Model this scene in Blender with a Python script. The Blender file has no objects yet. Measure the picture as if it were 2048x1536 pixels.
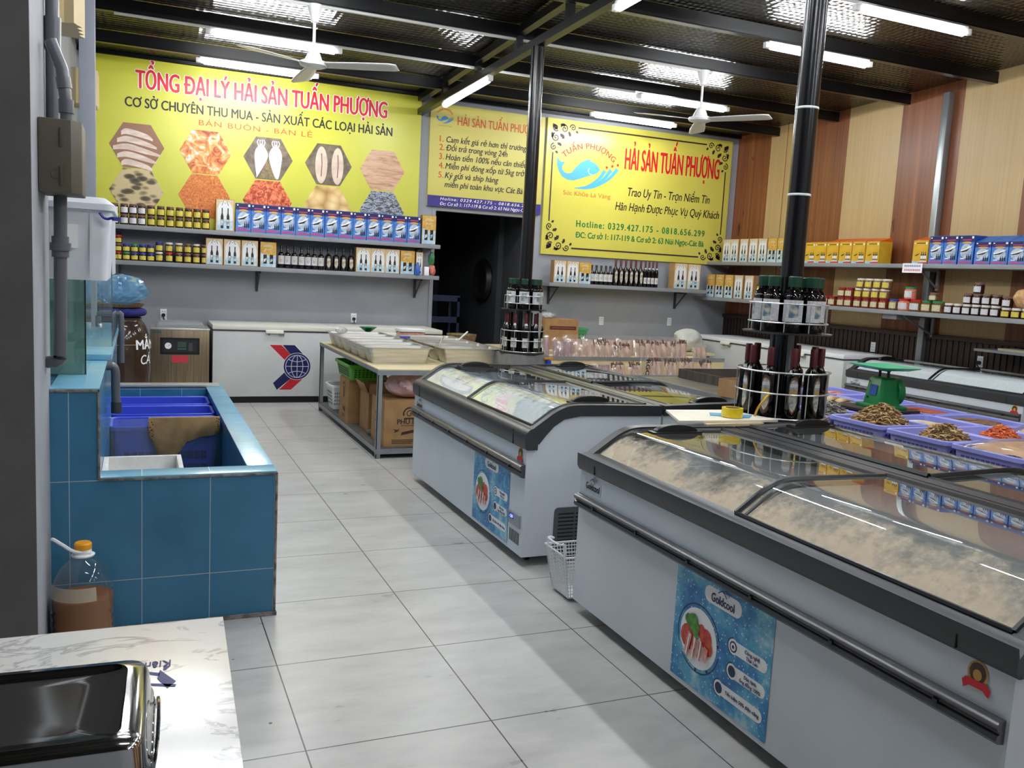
import bpy, bmesh, math, random, unicodedata
from mathutils import Vector, Matrix
random.seed(7)
S = bpy.context.scene
COL = S.collection
PI = math.pi
R = math.radians

# ------------------------------------------------------------------ camera
cam_d = bpy.data.cameras.new('camera')
cam = bpy.data.objects.new('camera', cam_d)
COL.objects.link(cam)
YAW, PITCH, ROLL, FPX = 0.408153883, -0.12314836, -0.0528769291, 1746.01772
fwd = Vector((math.sin(YAW)*math.cos(PITCH), math.cos(YAW)*math.cos(PITCH), math.sin(PITCH)))
rgt = Vector((math.cos(YAW), -math.sin(YAW), 0))
dwn = fwd.cross(rgt)
r2 = math.cos(ROLL)*rgt + math.sin(ROLL)*dwn
d2 = -math.sin(ROLL)*rgt + math.cos(ROLL)*dwn
m = Matrix.Identity(4)
for i in range(3):
    m[i][0], m[i][1], m[i][2] = r2[i], -d2[i], -fwd[i]
m[2][3] = 1.62
cam.matrix_world = m
cam_d.sensor_width = 36
cam_d.lens = FPX/2048*36
cam_d.clip_start = 0.05
S.camera = cam

# ------------------------------------------------------------------ world, exposure
w = bpy.data.worlds.new('world'); S.world = w; w.use_nodes = True
w.node_tree.nodes['Background'].inputs[0].default_value = (0.55, 0.62, 0.75, 1)
w.node_tree.nodes['Background'].inputs[1].default_value = 0.05
S.view_settings.view_transform = 'Standard'
S.view_settings.look = 'None'
S.view_settings.gamma = 1
S.view_settings.use_curve_mapping = False
S.view_settings.exposure = 2.5
TUBE = 15.5           # strength of the fluorescent tubes
S.cycles.max_bounces = 7
S.cycles.transparent_max_bounces = 24
S.cycles.caustics_reflective = False
S.cycles.caustics_refractive = False
S.cycles.sample_clamp_indirect = 4.0

# ------------------------------------------------------------------ materials
MATS = {}
def lin(c):
    return tuple(((x/255)/12.92 if x/255 <= .04045 else ((x/255+.055)/1.055)**2.4) for x in c)
def mat(name, rgb, rough=.5, metal=0, spec=.5, emit=0, alpha=None, coat=0):
    if name in MATS: return MATS[name]
    mt = bpy.data.materials.new(name); mt.use_nodes = True
    b = mt.node_tree.nodes['Principled BSDF']
    c = lin(rgb) if max(rgb) > 1 else rgb
    b.inputs['Base Color'].default_value = (*c, 1)
    b.inputs['Roughness'].default_value = rough
    b.inputs['Metallic'].default_value = metal
    b.inputs['Specular IOR Level'].default_value = spec
    if coat: b.inputs['Coat Weight'].default_value = coat; b.inputs['Coat Roughness'].default_value = .08
    if emit:
        b.inputs['Emission Color'].default_value = (*c, 1); b.inputs['Emission Strength'].default_value = emit
    MATS[name] = mt
    return mt
class NT:
    """small helper to wire procedural nodes"""
    def __init__(s, mt): s.t = mt.node_tree; s.n = s.t.nodes; s.b = s.n.get('Principled BSDF')
    def node(s, ty, ins=None, **kw):
        nd = s.n.new(ty)
        for k, v in kw.items(): setattr(nd, k, v)
        for k, v in (ins or {}).items(): s.set(nd.inputs[k], v)
        return nd
    def set(s, sock, v):
        if hasattr(v, 'links') or hasattr(v, 'is_linked'): s.t.links.new(v, sock)
        else: sock.default_value = v
    def math(s, op, a, b=0.0, c=None, clamp=False):
        nd = s.n.new('ShaderNodeMath'); nd.operation = op; nd.use_clamp = clamp
        s.set(nd.inputs[0], a); s.set(nd.inputs[1], b)
        if c is not None: s.set(nd.inputs[2], c)
        return nd.outputs[0]
    def mix(s, f, a, b, mode='MIX'):
        nd = s.n.new('ShaderNodeMix'); nd.data_type = 'RGBA'; nd.blend_type = mode
        s.set(nd.inputs[0], f)
        for sock, v in ((nd.inputs[6], a), (nd.inputs[7], b)):
            if isinstance(v, tuple): sock.default_value = (*v, 1) if len(v) == 3 else v
            else: s.set(sock, v)
        return nd.outputs[2]
    def coord(s, which='Object'): return s.n.new('ShaderNodeTexCoord').outputs[which]
    def noise(s, vec, scale, detail=3, rough=.55, dist=0):
        nd = s.node('ShaderNodeTexNoise', {'Vector': vec, 'Scale': scale, 'Detail': detail, 'Roughness': rough, 'Distortion': dist}); return nd.outputs['Fac']
    def mapping(s, vec, scale=(1, 1, 1), loc=(0, 0, 0), rot=(0, 0, 0)):
        nd = s.node('ShaderNodeMapping', {'Vector': vec, 'Scale': scale, 'Location': loc, 'Rotation': rot}); return nd.outputs[0]
    def ramp(s, f, *stops):
        nd = s.n.new('ShaderNodeValToRGB'); s.set(nd.inputs[0], f); e = nd.color_ramp.elements
        while len(e) < len(stops): e.new(.5)
        for el, (p, c) in zip(e, stops): el.position = p; el.color = (*lin(c), 1) if max(c) > 1 else (*c, 1)
        return nd.outputs[0]
    def xyz(s, vec):
        nd = s.node('ShaderNodeSeparateXYZ', {0: vec}); return nd.outputs
    def bump(s, h, strength=.2, dist=.01):
        nd = s.node('ShaderNodeBump', {'Height': h, 'Strength': strength, 'Distance': dist}); s.set(s.b.inputs['Normal'], nd.outputs[0])
def noisy(name, c1, c2, scale=6, rough=.6, bump=0, detail=4, stretch=(1, 1, 1), metal=0, lo=.35, hi=.65, bdist=.004):
    if name in MATS: return MATS[name]
    mt = mat(name, c1, rough, metal); t = NT(mt)
    v = t.mapping(t.coord(), stretch)
    f = t.noise(v, scale, detail)
    t.set(t.b.inputs['Base Color'], t.ramp(f, (lo, c1), (hi, c2)))
    if bump: t.bump(f, bump, bdist)
    return mt
def glass(name, tint=(1, 1, 1), ior=1.5, alpha=0.0, rough=.02, dirt=(.8, .85, .85)):
    """thin glass sheet: see-through with a fresnel mirror and a little milky film"""
    if name in MATS: return MATS[name]
    mt = bpy.data.materials.new(name); mt.use_nodes = True; t = NT(mt); t.n.clear()
    out = t.n.new('ShaderNodeOutputMaterial')
    tr = t.node('ShaderNodeBsdfTransparent', {'Color': (*tint, 1)})
    di = t.node('ShaderNodeBsdfDiffuse', {'Color': (*dirt, 1)})
    gl = t.node('ShaderNodeBsdfGlossy', {'Color': (1, 1, 1, 1), 'Roughness': rough})
    lw = t.node('ShaderNodeLayerWeight', {'Blend': .5})
    # Schlick on the facing term, symmetric for both sides of the sheet
    f0 = ((ior-1)/(ior+1))**2*1.8
    p = t.math('POWER', lw.outputs['Facing'], 4.0)
    fr = t.math('MULTIPLY_ADD', p, 1-f0, f0, clamp=True)
    m1 = t.node('ShaderNodeMixShader', {0: alpha, 1: tr.outputs[0], 2: di.outputs[0]})
    m2 = t.node('ShaderNodeMixShader', {0: fr, 1: m1.outputs[0], 2: gl.outputs[0]})
    t.t.links.new(m2.outputs[0], out.inputs[0])
    MATS[name] = mt
    return mt

# plain colours
white = mat('white_paint', (236, 238, 240), .35)
offwhite = mat('cream_paint', (226, 224, 212), .4)
black = mat('black_plastic', (14, 14, 15), .35)
matte_black = mat('matte_black', (12, 12, 13), .7)
rubber = mat('dark_grey_plastic', (52, 54, 58), .38)
grey_steel = noisy('grey_painted_steel', (128, 132, 136), (140, 143, 147), 5, .45)
steel = noisy('stainless_steel', (226, 224, 216), (200, 198, 190), 3, .34, metal=.8, stretch=(1, 1, 12))
chrome = mat('chrome', (215, 215, 215), .08, 1)
wire = mat('zinc_wire', (205, 207, 208), .3, .7)
pvc = mat('grey_pvc', (96, 98, 104), .32)
red = mat('red_print', (214, 26, 38), .45)
navy = mat('navy_print', (22, 26, 92), .45)
blackp = mat('black_print', (20, 18, 24), .5)
whitep = mat('white_print', (246, 246, 246), .45)
kraft = noisy('kraft_board', (176, 138, 92), (160, 122, 80), 9, .75)
cardboard = noisy('carton_board', (170, 130, 86), (150, 112, 72), 7, .8)
cream_ply = noisy('cream_plywood', (226, 210, 168), (210, 192, 150), 4, .55, stretch=(1, 6, 1))

# ------------------------------------------------------------------ mesh builder
def _cm(pts, n):
    """Catmull-Rom through pts"""
    out = []
    for i in range(len(pts)-1):
        p0, p1, p2, p3 = pts[max(i-1, 0)], pts[i], pts[i+1], pts[min(i+2, len(pts)-1)]
        for k in range(n):
            t = k/n
            out.append(tuple(.5*((2*b)+(c-a)*t+(2*a-5*b+4*c-d)*t*t+(3*b-a-3*c+d)*t**3) for a, b, c, d in zip(p0, p1, p2, p3)))
    out.append(tuple(pts[-1]))
    return out
class MB:
    def __init__(s): s.v = []; s.f = []; s.m = []
    def add(s, verts, faces, mi=0):
        o = len(s.v); s.v += [tuple(p) for p in verts]
        for f in faces: s.f.append([o+i for i in f]); s.m.append(mi)
        return s
    def box(s, x0, x1, y0, y1, z0, z1, mi=0):
        return s.add([(x0, y0, z0), (x1, y0, z0), (x1, y1, z0), (x0, y1, z0), (x0, y0, z1), (x1, y0, z1), (x1, y1, z1), (x0, y1, z1)],
                     [(0, 3, 2, 1), (4, 5, 6, 7), (0, 1, 5, 4), (1, 2, 6, 5), (2, 3, 7, 6), (3, 0, 4, 7)], mi)
    def obox(s, c, size, rot, mi=0):
        a, b, d = (x/2 for x in size); M = rot if isinstance(rot, Matrix) else Matrix.Rotation(rot, 3, 'Z'); c = Vector(c)
        vs = [c+M@Vector(p) for p in [(-a, -b, -d), (a, -b, -d), (a, b, -d), (-a, b, -d), (-a, -b, d), (a, -b, d), (a, b, d), (-a, b, d)]]
        return s.add(vs, [(0, 3, 2, 1), (4, 5, 6, 7), (0, 1, 5, 4), (1, 2, 6, 5), (2, 3, 7, 6), (3, 0, 4, 7)], mi)
    def tube(s, pts, r, n=8, mi=0, closed=False, caps=True, r1=None):
        pts = [Vector(p) for p in pts]; N = len(pts); o = len(s.v)
        up = Vector((0, 0, 1))
        for i, p in enumerate(pts):
            if closed: d = (pts[(i+1) % N]-pts[i-1])
            else: d = pts[min(i+1, N-1)]-pts[max(i-1, 0)]
            d.normalize()
            a = d.cross(up) if abs(d.dot(up)) < .97 else d.cross(Vector((1, 0, 0)))
            a.normalize(); b = d.cross(a)
            rr = r if r1 is None else r+(r1-r)*i/(N-1)
            for k in range(n):
                t = 2*PI*k/n; s.v.append(tuple(p+a*math.cos(t)*rr+b*math.sin(t)*rr))
        for i in range(N if closed else N-1):
            j = (i+1) % N
            for k in range(n):
                l = (k+1) % n; s.f.append([o+i*n+k, o+i*n+l, o+j*n+l, o+j*n+k]); s.m.append(mi)
        if caps and not closed:
            s.f.append([o+k for k in range(n)][::-1]); s.m.append(mi)
            s.f.append([o+(N-1)*n+k for k in range(n)]); s.m.append(mi)
        return s
    def cyl(s, p0, p1, r, n=16, mi=0, r1=None): return s.tube([p0, p1], r, n, mi, r1=r1)
    def lathe(s, prof, n=20, c=(0, 0, 0), mi=0, a0=0, a1=2*PI, capb=False, capt=False):
        o = len(s.v); full = abs(a1-a0-2*PI) < 1e-6; cols = n if full else n+1
        for r, z in prof:
            for k in range(cols):
                t = a0+(a1-a0)*k/n; s.v.append((c[0]+r*math.cos(t), c[1]+r*math.sin(t), c[2]+z))
        for i in range(len(prof)-1):
            for k in range(n):
                l = (k+1) % cols; s.f.append([o+i*cols+k, o+i*cols+l, o+(i+1)*cols+l, o+(i+1)*cols+k]); s.m.append(mi)
        if capb: s.f.append([o+k for k in range(cols)][::-1]); s.m.append(mi)
        if capt: s.f.append([o+(len(prof)-1)*cols+k for k in range(cols)]); s.m.append(mi)
        return s
    def prism(s, poly, ax, d0, d1, mi=0):
        def P(a, b, d): return {'x': (d, a, b), 'y': (a, d, b), 'z': (a, b, d)}[ax]
        n = len(poly)
        vs = [P(a, b, d0) for a, b in poly]+[P(a, b, d1) for a, b in poly]
        return s.add(vs, [list(range(n))[::-1], list(range(n, 2*n))]+[(i, (i+1) % n, n+(i+1) % n, n+i) for i in range(n)], mi)
    def poly(s, pts, mi=0): return s.add(pts, [list(range(len(pts)))], mi)
    def grid(s, fn, nu, nv, mi=0):
        vs = [fn(i/nu, j/nv) for i in range(nu+1) for j in range(nv+1)]
        return s.add(vs, [(i*(nv+1)+j, (i+1)*(nv+1)+j, (i+1)*(nv+1)+j+1, i*(nv+1)+j+1) for i in range(nu) for j in range(nv)], mi)
    def strip(s, pts, w, place, mi=0):
        """flat ribbon of width w along 2D pts"""
        n = len(pts); L = []; Q = []
        for i, p in enumerate(pts):
            a, b = pts[max(i-1, 0)], pts[min(i+1, n-1)]
            dx, dy = b[0]-a[0], b[1]-a[1]; l = math.hypot(dx, dy) or 1
            ww = w(i/(n-1)) if callable(w) else w
            L.append(place(p[0]-dy/l*ww/2, p[1]+dx/l*ww/2)); Q.append(place(p[0]+dy/l*ww/2, p[1]-dx/l*ww/2))
        return s.add(L+Q, [(i, i+1, n+i+1, n+i) for i in range(n-1)], mi)
    def build(s, name, mats, parent=None, loc=(0, 0, 0), rotz=0, bevel=0, smooth=35, fix=True, label=None):
        me = bpy.data.meshes.new(name); me.from_pydata(s.v, [], s.f)
        for mt in (mats if isinstance(mats, (list, tuple)) else [mats]): me.materials.append(mt)
        me.polygons.foreach_set('material_index', s.m)
        if bevel or fix:
            bm = bmesh.new(); bm.from_mesh(me)
            if fix: bmesh.ops.recalc_face_normals(bm, faces=bm.faces)
            if bevel:
                ed = [e for e in bm.edges if len(e.link_faces) == 2 and e.calc_face_angle(0) > R(40)]
                bmesh.ops.bevel(bm, geom=ed, offset=bevel, segments=2, profile=.6, affect='EDGES', clamp_overlap=True)
            bm.to_mesh(me); bm.free()
        if smooth:
            me.polygons.foreach_set('use_smooth', [True]*len(me.polygons)); me.set_sharp_from_angle(angle=R(smooth))
        o = bpy.data.objects.new(name, me); COL.objects.link(o)
        o.parent = parent; o.location = loc; o.rotation_euler = (0, 0, rotz)
        if label: o['label'] = label
        return o
def circ(cx, cy, rx, ry=None, n=20, a0=0, a1=2*PI):
    ry = rx if ry is None else ry
    m_ = n if abs(a1-a0-2*PI) < 1e-6 else n+1
    return [(cx+rx*math.cos(a0+(a1-a0)*k/n), cy+ry*math.sin(a0+(a1-a0)*k/n)) for k in range(m_)]
def rrect(x0, x1, y0, y1, r, n=5):
    p = []
    for cx, cy, a in ((x1-r, y1-r, 0), (x0+r, y1-r, PI/2), (x0+r, y0+r, PI), (x1-r, y0+r, 1.5*PI)):
        p += [(cx+r*math.cos(a+PI/2*k/n), cy+r*math.sin(a+PI/2*k/n)) for k in range(n+1)]
    return p

# ------------------------------------------------------------------ things
def tag(o, label, cat, group=None, kind=None):
    o['label'] = label; o['category'] = cat
    if group: o['group'] = group
    if kind: o['kind'] = kind
    return o
def thing(name, label, cat, loc=(0, 0, 0), rotz=0, group=None):
    o = bpy.data.objects.new(name, None); COL.objects.link(o)
    o.empty_display_size = .05
    o.location = loc; o.rotation_euler = (0, 0, rotz)
    return tag(o, label, cat, group)
def struct(o): o['kind'] = 'structure'; return o
def copy_tree(o, parent=None):
    c = o.copy(); COL.objects.link(c)
    if parent is not None: c.parent = parent
    for ch in list(o.children): copy_tree(ch, c)
    return c
PROTO = {}
def place(key, maker, loc, rotz, label, group=None):
    """first call builds the thing, later calls copy it with its parts"""
    if key not in PROTO:
        o = maker(); PROTO[key] = o
    else: o = copy_tree(PROTO[key])
    o.location = loc; o.rotation_euler = (0, 0, rotz); o['label'] = label
    if group: o['group'] = group
    elif 'group' in o: del o['group']
    return o
ORD = ['first', 'second', 'third', 'fourth', 'fifth', 'sixth', 'seventh', 'eighth', 'ninth', 'tenth', 'eleventh', 'twelfth', 'thirteenth', 'fourteenth', 'fifteenth', 'sixteenth']

# ------------------------------------------------------------------ lettering
_cap = None
def text(mb, s, org, ux, uz, w, cap, bold=0.0, shear=0.0, mi=0, warp=None, space=1.0, align='L'):
    """flat letters; w = wanted width (None keeps the natural width), cap = capital height"""
    global _cap
    def mk(st, bo):
        cu = bpy.data.curves.new('t', 'FONT'); cu.body = st; cu.size = 1; cu.offset = bo; cu.shear = shear
        cu.space_character = space; cu.resolution_u = 4
        ob = bpy.data.objects.new('t', cu)
        me = bpy.data.meshes.new_from_object(ob)
        vs = [v.co.copy() for v in me.vertices]; fs = [list(p.vertices) for p in me.polygons]
        bpy.data.objects.remove(ob); bpy.data.curves.remove(cu); bpy.data.meshes.remove(me)
        # separate contours of one letter may overlap: lift every other one by a hair
        root = list(range(len(vs)))
        def find(a):
            while root[a] != a: root[a] = root[root[a]]; a = root[a]
            return a
        for q in fs:
            for k in q[1:]: root[find(k)] = find(q[0])
        ids = {}
        for k, p in enumerate(vs): p.z = .00007*(ids.setdefault(find(k), len(ids)) % 3)
        return vs, fs
    if _cap is None:
        v, _ = mk('H', 0); _cap = max(p.y for p in v)-min(p.y for p in v)
    # horned vowels and barred D are drawn as the plain letter plus a stroke
    plain, extra = '', []
    for ch in s:
        dec = unicodedata.normalize('NFD', ch)
        if '\u031b' in dec:
            extra.append((len(plain), 'horn', dec[0])); ch = unicodedata.normalize('NFC', dec.replace('\u031b', ''))
        elif ch in 'Đđ': extra.append((len(plain), 'bar', ch)); ch = 'D' if ch == 'Đ' else 'd'
        plain += ch
    v, f = mk(plain, 0)
    for i, kd, ch in extra:
        pv, _ = mk(plain[:i+1], 0); lv, _ = mk(unicodedata.normalize('NFD', plain[i])[0], 0)
        xr = max(p.x for p in pv); wl = max(p.x for p in lv)-min(p.x for p in lv); xl = xr-wl; tp = max(p.y for p in lv)
        tk = .075
        if kd == 'horn':
            if ch in 'uU': q = [(xr-.09, tp-.0), (xr-.09, tp-.09), (xr+.03, tp-.05), (xr+.075, tp+.03), (xr+.07, tp+.10), (xr+.0, tp+.10), (xr+.005, tp+.04), (xr-.02, tp)]
            else: q = [(xr-.16, tp-.05), (xr-.10, tp-.13), (xr+.01, tp-.09), (xr+.06, tp-.01), (xr+.06, tp+.08), (xr-.015, tp+.08), (xr-.01, tp+.02), (xr-.05, tp-.03)]
        elif ch == 'Đ': q = [(xl-.08, tp*.47), (xl+wl*.48, tp*.47), (xl+wl*.48, tp*.47+tk), (xl-.08, tp*.47+tk)]
        else: q = [(xr-.26, tp*.79), (xr+.06, tp*.79), (xr+.06, tp*.79+.055), (xr-.26, tp*.79+.055)]
        o_ = len(v); v = v+[Vector((a, b, .00012)) for a, b in q]; f = f+[list(range(o_, o_+len(q)))]
    xa, xb = min(p.x for p in v), max(p.x for p in v)
    k = cap/_cap; kx = w/(xb-xa) if w else k
    org, ux, uz = Vector(org), Vector(ux), Vector(uz)
    sh = {'L': 0, 'C': -.5, 'R': -1}[align]*(xb-xa)*kx
    nrm = ux.cross(uz)
    d = max(bold, 0)*k
    # weight: the outline laid several times with small shifts keeps the counters open
    e = max(bold, 0)*min(kx, k)
    d = min(d, e)*.6
    offs = [(0, 0)] if d <= 0 else ([(-e, 0), (e, 0), (0, d), (0, -d)] if bold < .04 else [(e*math.cos(a*PI/4), d*math.sin(a*PI/4)) for a in range(8)])
    for i, (dx, dy) in enumerate(offs):
        pts = []
        for p in v:
            a, b = (p.x-xa)*kx+sh+dx, p.y*k+dy
            if warp: pts.append(Vector(warp(a, b))+Vector((0, -.00025*i-p.z, 0)))
            else: pts.append(org+ux*a+uz*b+nrm*(i*.00025+p.z))
        mb.add(pts, f, mi)
    return mb

# ================================================================== SETTING
YB, XR, XL, YF = 11.15, 8.34, -0.62, -3.0
def ceil_z(y): return 3.87+.037*(YB-y)

# floor: large grey stone-look tiles with thin dark joints
fm = mat('floor_tile', (184, 182, 178), .3); t = NT(fm)
co = t.coord(); xs = t.xyz(co)
def joint(v, off, pitch=.6715, wd=.0027):
    fr = t.math('FRACT', t.math('DIVIDE', t.math('SUBTRACT', v, off), pitch))
    d = t.math('ABSOLUTE', t.math('SUBTRACT', fr, .5))
    return t.math('GREATER_THAN', d, .5-wd/pitch)
jn = t.math('MAXIMUM', joint(xs[0], .519), joint(xs[1], 3.452))
n1 = t.noise(t.mapping(co, (1, 2.2, 1)), 2.4, 6, .62)
n2 = t.noise(t.mapping(co, (3, 9, 1)), 3, 5, .6)
cl = t.mix(t.math('MULTIPLY', n2, .5), t.ramp(n1, (.3, (166, 165, 163)), (.52, (188, 187, 183)), (.72, (203, 201, 196))), (204, 202, 198) and lin((206, 204, 199)))
vor = t.node('ShaderNodeTexVoronoi', {'Vector': co, 'Scale': 3.1}); 
spot = t.math('LESS_THAN', vor.outputs['Distance'], .022)
cl = t.mix(spot, cl, lin((96, 90, 84)))
cl = t.mix(jn, cl, lin((70, 66, 62)))
t.set(t.b.inputs['Base Color'], cl)
t.set(t.b.inputs['Roughness'], t.math('MULTIPLY_ADD', n1, .22, .2))
struct(MB().box(-3.2, XR+.1, YF, YB+.2, -.1, 0).build('floor', fm))

wall_grey = noisy('grey_wall_paint', (150, 153, 159), (158, 161, 167), 2.2, .75)
wall_dark = noisy('dark_grey_wall_paint', (78, 78, 80), (88, 88, 89), 5, .8)
panel_l = mat('light_wood_panel', (196, 166, 118), .42); t = NT(panel_l); co = t.coord()
f1 = t.noise(t.mapping(co, (1, 60, .5)), 1, 3, .6); f2 = t.noise(t.mapping(co, (1, 8, .7)), 1.2, 4)
t.set(t.b.inputs['Base Color'], t.mix(f2, t.ramp(f1, (.35, (184, 152, 104)), (.65, (203, 174, 126))), lin((198, 170, 124))))
panel_d = mat('red_brown_wood_panel', (132, 76, 46), .38); t = NT(panel_d); co = t.coord()
f1 = t.noise(t.mapping(co, (1, 14, .45)), 1, 6, .6, .6); f2 = t.noise(t.mapping(co, (1, 5, 1.6)), 1.4, 3)
t.set(t.b.inputs['Base Color'], t.mix(t.math('GREATER_THAN', f2, .70), t.ramp(f1, (.32, (112, 62, 36)), (.55, (138, 82, 50)), (.7, (156, 96, 60))), lin((88, 48, 28))))
wains = mat('dark_wainscot', (46, 32, 27), .45)

# back wall with the doorway, wall above the door, side walls
struct(MB().box(XL, 3.57, YB, YB+.12, 0, 4.0).box(4.93, XR, YB, YB+.12, 0, 4.0).box(3.57, 4.93, YB, YB+.12, 2.42, 4.0).build('wall_back', wall_grey))
struct(MB().box(XL-.1, XL, 4.05, YB+.1, 0, 4.3).build('wall_left', wall_grey))
struct(MB().box(-3.2, -.335, 3.45, 4.06, 0, 4.3).box(-.335, -.334, 3.452, 4.06, 0, 4.3, 1).build('wall_left_pier', [noisy('pier_dark_paint', (98, 96, 96), (108, 106, 105), 5, .8), noisy('pier_side_lit', (160, 162, 168), (148, 150, 156), 4, .75)]))  # paler side sheet: lamplight on the pier's side put into its colour
struct(MB().box(-3.3, -3.2, YF, 3.5, 0, 4.5).build('wall_left_front', wall_dark))
struct(MB().box(-3.3, XR+.1, YF-.1, YF, 0, 4.5).build('wall_front', wall_grey))
struct(MB().box(-.43, -.315, 8.0, 8.14, 0, 4.05).build('wall_left_stub', noisy('pale_wall_paint', (134, 138, 148), (142, 146, 155), 3, .7), bevel=.004))
b = MB(); y = YB+.1; lim = [10.4, 9.65, 8.9, 8.05, 7.2, 6.38, 5.54, 4.72, 3.9, 3.05, 2.2, 1.4, .55, -.3, -1.1, -2, YF]
k = 1
for y1 in lim:
    b.box(XR, XR+.1, y1, y, 1.19, 4.5, k); k = 1-k; y = y1
b.box(XR-.001, XR+.1, 10.05, 10.062, 1.19, 4.5, 1)
b.box(XR-.02, XR+.1, YF, YB, 0, 1.17, 2)
for i in range(int((YB-YF)/.075)):
    b.box(XR-.032, XR-.02, YF+.075*i, YF+.075*i+.055, .1, 1.17, 2)
struct(b.build('wall_right', [panel_l, panel_d, wains]))
struct(MB().box(XR-.05, XR, YF, YB, 1.165, 1.215).build('trim_1', mat('dark_rail_wood', (58, 38, 30), .4), bevel=.006))

# ceiling: dark glossy embossed sheet, falling towards the back wall
cm = mat('dark_embossed_sheet', (40, 36, 28), .16, .25, .8); t = NT(cm); co = t.coord()
b1 = t.node('ShaderNodeTexVoronoi', {'Vector': t.mapping(co, (15, 15, .001)), 'Scale': 1.0, 'Randomness': .12}).outputs['Distance']
b2 = t.noise(t.mapping(co, (2, 22, 1)), 3, 3)
t.bump(t.math('ADD', t.math('MULTIPLY', b1, 1.0), t.math('MULTIPLY', b2, .25)), .55, .02)
q = t.xyz(co); seam = t.math('GREATER_THAN', t.math('ABSOLUTE', t.math('SUBTRACT', t.math('FRACT', t.math('DIVIDE', q[0], 1.07)), .5)), .494)
t.set(t.b.inputs['Base Color'], t.mix(seam, lin((40, 36, 28)), lin((10, 9, 8))))
struct(MB().add([(-3.3, YF-.1, ceil_z(YF)), (XR+.1, YF-.1, ceil_z(YF)), (XR+.1, YB+.1, ceil_z(YB)), (-3.3, YB+.1, ceil_z(YB)),
                 (-3.3, YF-.1, ceil_z(YF)+.1), (XR+.1, YF-.1, ceil_z(YF)+.1), (XR+.1, YB+.1, ceil_z(YB)+.1), (-3.3, YB+.1, ceil_z(YB)+.1)],
                [(0, 1, 2, 3), (7, 6, 5, 4), (0, 4, 5, 1), (1, 5, 6, 2), (2, 6, 7, 3), (3, 7, 4, 0)]).build('ceiling', cm))
PURL = [10.26, 9.12, 7.98, 6.84, 5.70, 4.56, 3.42, 2.28, 1.14, 0, -1.14, -2.28]
blk = mat('black_gloss_paint', (13, 13, 15), .32)
conduit = mat('white_conduit', (190, 190, 184), .5)
for i, y in enumerate(PURL):
    z = ceil_z(y)
    o = MB().box(-3.2, XR, y-.03, y+.03, z-.125, z-.01).box(-3.2, XR, y-.03, y+.045, z-.13, z-.12).build('trim_%d' % (i+2), blk)
    struct(o)
    if i in (1, 2):
        MB().box(-.2, (5.3 if i == 1 else 5.55), y-.012, y+.012, z-.15, z-.13).build('conduit', conduit, o)
struct(MB().box(-3.2, XR, YB-.06, YB, ceil_z(YB)-.034, ceil_z(YB)).build('trim_14', blk))
# truss over the two columns
def chord_z(y): return 3.60+.022*(YB-y)
b = MB(); y0, y1 = YF, YB
for zf, h in ((lambda y: chord_z(y), .075), (lambda y: 3.77+.034*(YB-y), .075)):
    b.add([(x, y, zf(y)+dz) for dz in (0, h) for x, y in ((3.29, y0), (3.37, y0), (3.37, y1), (3.29, y1))],
          [(0, 3, 2, 1), (4, 5, 6, 7), (0, 1, 5, 4), (1, 2, 6, 5), (2, 3, 7, 6), (3, 0, 4, 7)])
for y in [10.15, 9.05, 7.97, 6.89, 5.75, 4.6, 3.5, 2.4, 1.3, .2, -.9, -2]:
    b.box(3.30, 3.36, y-.035, y+.035, chord_z(y)+.05, ceil_z(y)-.04)
struct(b.build('ceiling_truss', blk))
# the unlit back room behind the doorway
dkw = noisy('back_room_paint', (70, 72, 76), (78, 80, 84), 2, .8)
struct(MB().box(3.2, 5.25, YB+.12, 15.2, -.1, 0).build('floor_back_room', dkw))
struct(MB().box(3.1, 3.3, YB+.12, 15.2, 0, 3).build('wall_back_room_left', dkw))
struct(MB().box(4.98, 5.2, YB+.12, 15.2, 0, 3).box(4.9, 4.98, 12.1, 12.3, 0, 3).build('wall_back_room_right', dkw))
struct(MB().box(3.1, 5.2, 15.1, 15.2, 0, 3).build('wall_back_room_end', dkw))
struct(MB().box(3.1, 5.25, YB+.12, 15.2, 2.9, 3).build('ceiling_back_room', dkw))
struct(MB().box(XR-.09, XR-.01, 7.33, 7.41, 0, ceil_z(7.3)-.12).build('trim_15', mat('galvanised_post', (150, 156, 160), .3, .6), bevel=.004))
struct(MB().box(4.93, 5.0, YB-.012, YB, 0, 2.42).box(3.55, 3.6, YB-.012, YB, 0, 2.42).build('trim_16', wall_grey))

# ================================================================== LAMPS
tube_m = bpy.data.materials.new('lit_tube'); tube_m.use_nodes = True; t = NT(tube_m); t.n.clear()
em = t.node('ShaderNodeEmission', {'Color': (.94, .97, 1, 1), 'Strength': TUBE}); o_ = t.n.new('ShaderNodeOutputMaterial'); t.t.links.new(em.outputs[0], o_.inputs[0])
lampwhite = mat('lamp_housing_white', (225, 225, 225), .4)
def lamp(x, y, z, L, rot, label):
    r = thing('tube_lamp', label, 'lamp', (x, y, z), rot, 'tube lamps under the roof')
    MB().box(-L/2, L/2, -.02, .02, .03, .055).build('housing', lampwhite, r, bevel=.004)
    MB().cyl((-L/2+.04, 0, .012), (L/2-.04, 0, .004), .032, 12).build('tube', tube_m, r)
    for s in (-1, 1):
        MB().box(s*L/2-.04, s*L/2+.04, -.022, .022, -.012, .04).build('end_cap', lampwhite, r, bevel=.006)
    return r
PL = 1.22
def plamp(x, i, lab):
    y = PURL[i]; lamp(x, y+.0, ceil_z(y)-.19, PL, 0, lab)
plamp(1.24, 1, 'lit tube lamp above the white ceiling fan, second from the long yellow banner')
plamp(1.22, 0, 'lit tube lamp nearest the long yellow banner, running just above its top edge')
plamp(5.98, 1, 'lit tube lamp crossing behind the rod of the ceiling fan by the framed yellow sign')
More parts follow.
